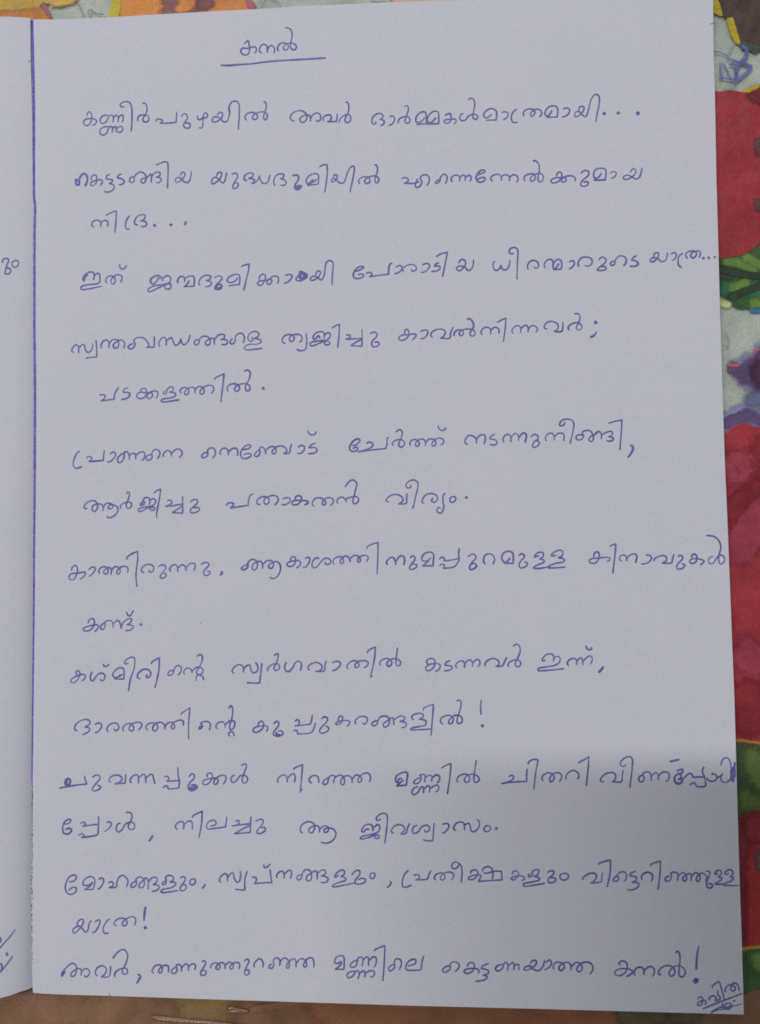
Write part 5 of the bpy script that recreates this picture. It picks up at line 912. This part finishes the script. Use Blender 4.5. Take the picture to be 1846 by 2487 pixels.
def print_material(name, rgb, illum, var=0.16, scale=90):
    """printed plastic: a printed colour, blotchy, under a glossy embossed film"""
    m, nt, b = new_mat('printed_' + name)
    co = object_coords(nt)
    c = [min(0.85, v / illum) for v in lin(rgb)]
    n = noise_node(nt, scale, 4, 0.6, co)
    g = noise_node(nt, 2600, 2, 0.6, co)
    lo = [v * (1 - 1.6 * var) for v in c]
    hi = [min(0.9, v * (1 + 1.6 * var)) for v in c]
    col = ramp(nt, n.outputs['Fac'], [(0.3, lo), (0.7, hi)])
    dots = ramp(nt, g.outputs['Fac'], [(0.3, (0.78, 0.78, 0.78)), (0.7, (1.15, 1.15, 1.15))])
    nt.links.new(mix(nt, 1.0, col, dots, 'MULTIPLY'), b.inputs['Base Color'])
    at = nt.nodes.new('ShaderNodeAttribute')
    at.attribute_name = 'cover'
    edge = noise_node(nt, 900, 3, 0.7, co)
    am = nt.nodes.new('ShaderNodeMath')
    am.operation = 'MULTIPLY_ADD'                 # ragged, bleeding edge of the printed colour
    nt.links.new(edge.outputs['Fac'], am.inputs[0])
    am.inputs[1].default_value = 0.9
    am.inputs[2].default_value = -0.45
    ad = nt.nodes.new('ShaderNodeMath')
    ad.operation = 'ADD'
    nt.links.new(am.outputs[0], ad.inputs[0])
    nt.links.new(at.outputs['Fac'], ad.inputs[1])
    mr = nt.nodes.new('ShaderNodeMapRange')
    mr.interpolation_type = 'SMOOTHSTEP'
    mr.inputs['From Min'].default_value = 0.12
    mr.inputs['From Max'].default_value = 0.88 if name not in ('doodle', 'doodlepale', 'doodleink') else 1.3
    nt.links.new(ad.outputs[0], mr.inputs['Value'])
    full = nt.nodes.new('ShaderNodeMath')
    full.operation = 'GREATER_THAN'
    full.inputs[1].default_value = 0.995
    nt.links.new(at.outputs['Fac'], full.inputs[0])
    mx = nt.nodes.new('ShaderNodeMath')
    mx.operation = 'MAXIMUM'
    nt.links.new(mr.outputs['Result'], mx.inputs[0])
    if name.startswith('doodle'):
        mx.inputs[1].default_value = 0.0
    else:
        nt.links.new(full.outputs[0], mx.inputs[1])
    if name != 'base':
        nt.links.new(mx.outputs[0], b.inputs['Alpha'])
    b.inputs['Roughness'].default_value = 0.34
    b.inputs['Specular IOR Level'].default_value = 0.35
    e = noise_node(nt, 1500, 2, 0.5, co)
    bump(nt, b, e.outputs['Fac'], 0.35, 0.00012)
    w = noise_node(nt, 85, 3, 0.55, co)              # the film lies in shallow waves
    b2 = nt.nodes.new('ShaderNodeBump')
    b2.inputs['Strength'].default_value = 0.5
    b2.inputs['Distance'].default_value = 0.0022
    nt.links.new(w.outputs['Fac'], b2.inputs['Height'])
    first = b.inputs['Normal'].links[0].from_node
    nt.links.new(b2.outputs['Normal'], first.inputs['Normal'])
    return m

PAPER = paper_material('page_paper')
EDGE = paper_material('page_edge_paper', 0.93)
INK_TEXT = INK
INK_MAT = ink_material('blue_ballpoint_ink', (0.074, 0.071, 0.285), (0.27, 0.265, 0.58))
LINE_MAT = ink_material('blue_margin_ink', (0.060, 0.056, 0.42), (0.22, 0.21, 0.66))
SPECK_MAT = ink_material('worn_margin_ink', (0.03, 0.03, 0.14), (0.10, 0.10, 0.30))

TOP_L, MID_L, LOW_L = 0.60, 0.52, 0.34
PRINTS = {
    'cream': ((176, 178, 120), MID_L), 'base': ((150, 156, 146), 0.60),
    'brown': ((94, 68, 50), 0.48), 'tan': ((106, 80, 60), 0.50), 'olive': ((98, 80, 50), 0.46),
    'umber': ((88, 56, 38), 0.38), 'darkolive': ((62, 56, 40), 0.36),
    'leafdark': ((40, 50, 30), LOW_L), 'mosspatch': ((58, 72, 34), LOW_L), 'leafgreen': ((46, 74, 38), MID_L),
    'leaflight': ((82, 110, 52), MID_L), 'leafbrown': ((62, 58, 46), MID_L), 'leafdarkvein': ((40, 52, 38), MID_L), 'leafteal': ((46, 90, 66), MID_L),
    'red': ((126, 40, 48), MID_L), 'redmid': ((112, 32, 40), MID_L), 'redpink': ((128, 46, 60), MID_L),
    'reddeep': ((104, 26, 28), LOW_L), 'reddark': ((76, 24, 30), LOW_L), 'redbrown': ((88, 34, 38), MID_L),
    'seed': ((80, 52, 50), MID_L), 'yellowdim': ((112, 92, 30), LOW_L), 'orangedim': ((134, 84, 40), 0.45),
    'lilac': ((112, 108, 138), MID_L), 'purple': ((78, 62, 92), MID_L), 'plum': ((62, 40, 58), MID_L),
    'pinkedge': ((150, 84, 94), TOP_L), 'slate': ((92, 98, 124), MID_L), 'blue': ((46, 92, 138), MID_L),
    'yellow': ((158, 142, 28), TOP_L), 'darkleaf': ((64, 51, 45), TOP_L), 'darkgreen': ((58, 66, 60), TOP_L),
    'orangeyellow': ((180, 146, 62), TOP_L), 'orange': ((178, 112, 50), TOP_L), 'plumbrown': ((104, 66, 68), TOP_L),
    'peach': ((196, 150, 126), TOP_L), 'doodle': ((80, 90, 140), TOP_L), 'doodlepale': ((118, 136, 142), TOP_L),
    'doodleink': ((92, 98, 108), TOP_L),
}

# ------------------------------------------------------------------ tablecloth
cloth_names = ['base'] + [k for k in PRINTS if k != 'base']
cloth_mats = [print_material(k, *PRINTS[k]) for k in cloth_names]
bm = bmesh.new()
cover = bm.verts.layers.float.new('cover')
X0, X1, Y0, Y1 = -420, 580, -400, 620
# the sheet itself: closed thin slab, top at z = 0
vs = [bm.verts.new((x * MM, y * MM, z * MM)) for z in (0, -0.6) for x, y in ((X0, Y0), (X1, Y0), (X1, Y1), (X0, Y1))]
for f in ((0, 1, 2, 3), (7, 6, 5, 4), (0, 4, 5, 1), (1, 5, 6, 2), (2, 6, 7, 3), (3, 7, 4, 0)):
    bm.faces.new([vs[i] for i in f])
layer = 0
for v in vs:
    v[cover] = 1.0
SOFT = {'lilac': 3.4, 'purple': 2.2, 'plum': 3.0, 'redmid': 6.0, 'redpink': 7.0, 'reddark': 3.5, 'redbrown': 1.0, 'seed': 1.8, 'mosspatch': 3.5,
        'leaflight': 2.0, 'leafbrown': 2.6, 'leafdarkvein': 1.6, 'leafteal': 3.5, 'slate': 3.0, 'pinkedge': 0.7, 'plumbrown': 2.6, 'orange': 1.4, 'orangeyellow': 1.6,
        'tan': 9.0, 'olive': 7.0, 'umber': 9.0, 'darkolive': 3.0, 'darkgreen': 1.8, 'blue': 0.8, 'cream': 1.5, 'peach': 2.0, 'brown': 1.5,
        'leafdark': 0.8, 'leafgreen': 0.8, 'yellow': 0.6, 'yellowdim': 0.6, 'orangedim': 0.6}
def closed_spline(pts, step):
    n = len(pts)
    out = []
    for i in range(n):
        p0, p1, p2, p3 = pts[i - 1], pts[i], pts[(i + 1) % n], pts[(i + 2) % n]
        k = max(2, min(24, int(math.dist(p1, p2) / step)))
        for j in range(k):
            t = j / k
            out.append(tuple(0.5 * (2 * p1[c] + (p2[c] - p0[c]) * t + (2 * p0[c] - 5 * p1[c] + 4 * p2[c] - p3[c]) * t * t
                                    + (3 * p1[c] - p0[c] - 3 * p2[c] + p3[c]) * t ** 3) for c in (0, 1)))
    return out
from mathutils.geometry import delaunay_2d_cdt
for row in PRINT.strip().split('\n'):
    kind, text = row.split('|')
    layer += 1
    z = 0.012 * layer
    pts = closed_spline(pairs(text), 1.2)
    wob = [(x + 0.22 * noise.noise((x * .9, y * .9, layer)), y + 0.22 * noise.noise((x * .9, y * .9, layer + 40))) for x, y in pts]
    soft = SOFT.get(kind, 0.45)
    outer = []
    n = len(wob)
    area = sum(wob[i - 1][0] * wob[i][1] - wob[i][0] * wob[i - 1][1] for i in range(n))
    sign = 1 if area > 0 else -1
    inner = []
    for i in range(n):
        (ax, ay), (bx, by) = wob[i - 2], wob[(i + 2) % n]
        l = math.hypot(bx - ax, by - ay) or 1
        nx, ny = sign * (by - ay) / l, -sign * (bx - ax) / l
        outer.append((wob[i][0] + nx * soft * 0.5, wob[i][1] + ny * soft * 0.5))
        inner.append((wob[i][0] - nx * soft * 0.5, wob[i][1] - ny * soft * 0.5))
    loop_in = [Vector(q) for q in inner]
    loop_out = [Vector(q) for q in outer]
    edges = [(i, (i + 1) % n) for i in range(n)] + [(n + i, n + (i + 1) % n) for i in range(n)]
    co, _, faces, orig, _, _ = delaunay_2d_cdt(loop_in + loop_out, edges, [], 1, 1e-4)
    vv = []
    for q, src in zip(co, orig):
        v = bm.verts.new((q[0] * MM, q[1] * MM, z * MM))
        v[cover] = 1.0 if (src and min(src) < n) else (0.0 if src else 0.5)
        vv.append(v)
    for f in faces:
        tri = [vv[i] for i in f]
        if (tri[1].co - tri[0].co).cross(tri[2].co - tri[0].co).z < 0:
            tri.reverse()
        face = bm.faces.new(tri)
        face.material_index = cloth_names.index(kind)
n_before = 0
for row in DOODLES.strip().split('\n'):
    head, text = row.split('|')
    kind, w = head.split()
    bm.faces.ensure_lookup_table()
    n_before = len(bm.faces)
    layer += 1
    add_stroke(bm, pairs(text), float(w), lambda x, y: 0.0, 0.012 * layer, 0.006, 0.4, 0.5)
    bm.faces.ensure_lookup_table()
    for f in bm.faces[n_before:]:
        f.material_index = cloth_names.index(kind)
        for v in f.verts:
            v[cover] = 1.0 if kind != 'doodlepale' else 0.6
tablecloth = mesh_object('tablecloth', bm, cloth_mats)
tablecloth['label'] = 'plastic tablecloth printed with red fruit, leaves and flowers under the notebook'
tablecloth['category'] = 'tablecloth'

# ------------------------------------------------------------------ notebook
notebook = thing('notebook', 'open notebook with a poem handwritten in blue ballpoint on its white page', 'notebook', (0, 0, 0))

def arc_sample(pts, n, by):
    """n+1 points along a polyline, spaced evenly in coordinate `by`"""
    a, b = pts[0][by], pts[-1][by]
    out = []
    for i in range(n + 1):
        v = a + (b - a) * i / n
        for p, q in zip(pts, pts[1:]):
            lo, hi = sorted((p[by], q[by]))
            if lo - 1e-6 <= v <= hi + 1e-6:
                t = 0 if abs(q[by] - p[by]) < 1e-9 else (v - p[by]) / (q[by] - p[by])
                out.append((p[0] + (q[0] - p[0]) * t, p[1] + (q[1] - p[1]) * t))
                break
    return out

NU, NV = 60, 84
top, bottom = arc_sample(pairs(TOP), NU, 0), arc_sample(pairs(BOTTOM), NU, 0)
left, right = arc_sample(pairs(LEFT), NV, 1), arc_sample(pairs(RIGHT), NV, 1)
def coons(i, j):
    u, v = i / NU, j / NV
    p = []
    for c in (0, 1):
        a = (1 - v) * top[i][c] + v * bottom[i][c] + (1 - u) * left[j][c] + u * right[j][c]
        b = ((1 - u) * (1 - v) * top[0][c] + u * (1 - v) * top[NU][c] + (1 - u) * v * bottom[0][c] + u * v * bottom[NU][c])
        p.append(a - b)
    return p
right_grid = [[coons(i, j) for j in range(NV + 1)] for i in range(NU + 1)]

# left page: mirrored size, its gutter edge meets the right page
lb = pairs(LEFT_BOTTOM)
left_grid = []
for i in range(NU + 1):
    s = 148.0 * (i / NU) ** 2
    col = []
    for j in range(NV + 1):
        gx, gy = left[j]
        x = gx - s - (0.0 if i else 0.02)
        ytop, v = left[0][1] + 0.03 * min(s, 20), j / NV
        ybot = lb[-1][1]
        for p, q in zip(lb, lb[1:]):
            if q[0] <= left[-1][0] - s <= p[0]:
                t = (left[-1][0] - s - p[0]) / (q[0] - p[0])
                ybot = p[1] + (q[1] - p[1]) * t
        if left[-1][0] - s > lb[0][0]:
            ybot = lb[0][1]
        col.append((x, ytop + (ybot - ytop) * v))
    left_grid.append(col)

def sheet(name, grid, height, lift, mat, parent, flip=False):
    bm = bmesh.new()
    vs = [[bm.verts.new((x * MM, y * MM, (height(x, y) + lift) * MM)) for x, y in col] for col in grid]
    for a, b in zip(vs, vs[1:]):
        for k in range(len(a) - 1):
            f = (a[k], a[k + 1], b[k + 1], b[k])
            bm.faces.new(f[::-1] if flip else f)
    o = mesh_object(name, bm, mat, parent)
    smooth(o)
    return o

def block(name, grid, height, drop, floor, mat, parent, inset, flip=False):
    """the leaves below the top one: a closed stack whose edges show slightly uneven sheets"""
    bm = bmesh.new()
    nu, nv = len(grid) - 1, len(grid[0]) - 1
    ring = [(i, 0) for i in range(nu)] + [(nu, j) for j in range(nv)] + [(i, nv) for i in range(nu, 0, -1)] + [(0, j) for j in range(nv, 0, -1)]
    cx = sum(grid[i][j][0] for i, j in ring) / len(ring)
    cy = sum(grid[i][j][1] for i, j in ring) / len(ring)
    layers = 12
    rings = []
    for l in range(layers + 1):
        t = l / layers
        off = inset + (0 if l == 0 else 0.05 + 0.05 * noise.noise((l * 1.7, 3.1, 0)) + (0.07 if l % 2 else 0))
        row = []
        for i, j in ring:
            x, y = grid[i][j]
            zt = height(x, y) - drop
            xx = x - off * (1 if x > cx else -1) if (i in (0, nu)) else x
            yy = y - off * (1 if y > cy else -1) if (j in (0, nv)) else y
            row.append(bm.verts.new((xx * MM, yy * MM, (zt + (min(floor, zt - 0.2) - zt) * t) * MM)))
        rings.append(row)
    n = len(ring)
    for a, b in zip(rings, rings[1:]):
        for k in range(n):
            f = (a[k], a[(k + 1) % n], b[(k + 1) % n], b[k])
            bm.faces.new(f)
    bm.faces.new(rings[-1])
    bm.normal_update()
    bmesh.ops.recalc_face_normals(bm, faces=bm.faces[:])
    return mesh_object(name, bm, mat, parent)

page_r = sheet('page', right_grid, right_height, 0.0, PAPER, notebook)
page_l = sheet('page', left_grid, left_height, 0.0, PAPER, notebook, True)
block('page_stack', right_grid, right_height, 0.03, 0.0, EDGE, notebook, 0.03)
block('page_stack', left_grid, left_height, 0.03, 0.0, EDGE, notebook, 0.03)

# ------------------------------------------------------------------ handwriting
PEN = 0.34
cur = None
LIFT = 0.012
n_stroke = 0
def finish():
    if cur and len(cur['bm'].faces):
        mesh_object(cur['name'], cur['bm'], INK_MAT, cur['page'])
for row in INK_TEXT.strip().split('\n'):
    if row.startswith('#'):
        finish()
        tagname = row[1:].strip()
        cur = {'bm': bmesh.new(), 'page': page_l if tagname == 'left' else page_r,
               'name': {'title': 'handwritten_title', 'signature': 'handwritten_signature', 'mark': 'pen_mark'}.get(tagname, 'handwriting'),
               'h': left_height if tagname == 'left' else right_height}
        n_stroke = 0
        continue
    k, w = 'w', 1.0
    head, _, rest = row.partition(' ')
    if head[0] in 'wd':
        k, w, row = head[0], float(head[1:]), rest
    pts = pairs(row)
    n_stroke += 1
    lift = LIFT + 0.0011 * (n_stroke % 9)
    if k == 'd':
        add_dot(cur['bm'], *pts[0], 0.66 * w, cur['h'], lift)
    else:
        add_stroke(cur['bm'], pts, PEN * w, cur['h'], lift)
finish()

# the blue pen line drawn down the fold; it fades into broken specks near the foot
g = pairs(GUTTER)
bm = bmesh.new()
q = spline(g, 3.0)
for a in range(0, len(q) - 1):
    f = a / (len(q) - 1)
    # short overlapping pieces so that the width can thin out towards the foot
    seg = [q[a], ((q[a][0] + q[a + 1][0]) / 2, (q[a][1] + q[a + 1][1]) / 2), q[a + 1]]
    add_stroke(bm, seg, (0.60 if f < 0.6 else 0.60 - 0.7 * (f - 0.6)), right_height, LIFT + 0.002 * (a % 3), pressure=0.1)
mesh_object('fold_line', bm, LINE_MAT, page_r)
bm = bmesh.new()
y_end, y_foot = g[-1][1], left[-1][1]
y = y_end
while y > y_foot + 6:
    f = (y_end - y) / (y_end - y_foot)
    j = min(NV, max(0, int(round((left[0][1] - y) / (left[0][1] - left[-1][1]) * NV))))
    x = left[j][0] + 0.08
    ln = random.uniform(0.25, 1.3) * (1.2 - 0.8 * f)
    add_stroke(bm, [(x + random.uniform(0, .12), y), (x + random.uniform(0, .12), y - ln)], random.uniform(0.14, 0.26) * (1 - 0.35 * f), right_height, LIFT, pressure=0.2, step=0.1)
    y -= ln + random.uniform(0.0, 0.8) * (0.1 + f)
mesh_object('fold_specks', bm, SPECK_MAT, page_r)

# ------------------------------------------------------------------ creases of the plastic film at the bottom

def crease(pts, width, rise, fade):
    """a raised fold of the plastic film, tapering to nothing at both ends"""
    bm = bmesh.new()
    q = spline(pts, 0.5)
    n = len(q)
    rows = []
    for i, (x, y) in enumerate(q):
        a, b = q[max(0, i - 1)], q[min(n - 1, i + 1)]
        l = math.dist(a, b) or 1
        nx, ny = -(b[1] - a[1]) / l, (b[0] - a[0]) / l
        t0 = i / (n - 1)
        f = min(1, t0 * 9) ** 0.6 * (1 - t0) ** fade        # starts full, dies away
        row = []
        for k in range(9):
            t = k / 8 * 2 - 1
            h = rise * f * 0.5 * (1 + math.cos(math.pi * t)) + 0.55 - 0.15 * abs(t)
            row.append(bm.verts.new(((x + nx * t * width * (0.3 + 0.7 * f)) * MM, (y + ny * t * width * (0.3 + 0.7 * f)) * MM, h * MM)))
        rows.append(row)
    for a, b in zip(rows, rows[1:]):
        for k in range(8):
            bm.faces.new((a[k], b[k], b[k + 1], a[k + 1]))
    bmesh.ops.recalc_face_normals(bm, faces=bm.faces[:])
    o = mesh_object('crease', bm, FILM, tablecloth)
    smooth(o)
    return o
FILM = print_material('crease_film', (96, 70, 48), 0.46)
FILM.node_tree.nodes['Principled BSDF'].inputs['Roughness'].default_value = 0.1
FILM.node_tree.nodes['Principled BSDF'].inputs['Specular IOR Level'].default_value = 0.6
for l in list(FILM.node_tree.links):
    if l.to_socket.name in ('Alpha', 'Normal'):
        FILM.node_tree.links.remove(l)
crease([(24.5, -5.9), (28, -6.3), (33, -6.6), (40, -7.0), (52, -8.2)], 0.66, 0.30, 1.2)
crease([(41.4, -4.5), (43.0, -4.2), (44.6, -4.25), (46.0, -4.3)], 0.8, 0.34, 0.4)
crease([(46.5, -4.0), (52, -3.0), (58, -1.6), (64, -0.6)], 0.9, 0.10, 0.8)

# ------------------------------------------------------------------ the phone that takes the picture and shades the foot of the page
phone = thing('smartphone', 'dark smartphone held flat above the notebook', 'phone')
phone.matrix_world = camera.matrix_world @ Matrix.Translation(Vector((0, 0, 0.0015)))
def rounded_slab(name, x0, x1, y0, y1, z0, z1, r, mat):
    bm = bmesh.new()
    ring = []
    for cx, cy, a0 in ((x1 - r, y1 - r, 0), (x0 + r, y1 - r, 90), (x0 + r, y0 + r, 180), (x1 - r, y0 + r, 270)):
        for k in range(7):
            a = math.radians(a0 + 15 * k)
            ring.append((cx + r * math.cos(a), cy + r * math.sin(a)))
    lo = [bm.verts.new((x * MM, y * MM, z0 * MM)) for x, y in ring]
    hi = [bm.verts.new((x * MM, y * MM, z1 * MM)) for x, y in ring]
    n = len(ring)
    bm.faces.new(lo[::-1])
    bm.faces.new(hi)
    for k in range(n):
        bm.faces.new((lo[k], lo[(k + 1) % n], hi[(k + 1) % n], hi[k]))
    bmesh.ops.bevel(bm, geom=[e for e in bm.edges if len(e.link_faces) == 2 and abs(e.verts[0].co.z - e.verts[1].co.z) < 1e-6], offset=0.4 * MM, segments=2, affect='EDGES')
    return mesh_object(name, bm, mat, phone)
def plain(name, col, rough):
    m, nt, b = new_mat(name)
    b.inputs['Base Color'].default_value = (*col, 1)
    b.inputs['Roughness'].default_value = rough
    return m
SHELL = plain('phone_shell', (0.03, 0.03, 0.035), 0.5)
rounded_slab('body', -43, 33, -135, 12, 0.4, 8.6, 9, SHELL)
rounded_slab('screen', -41, 31, -128, 6, 8.7, 9.0, 3, plain('phone_glass', (0.01, 0.01, 0.012), 0.08))
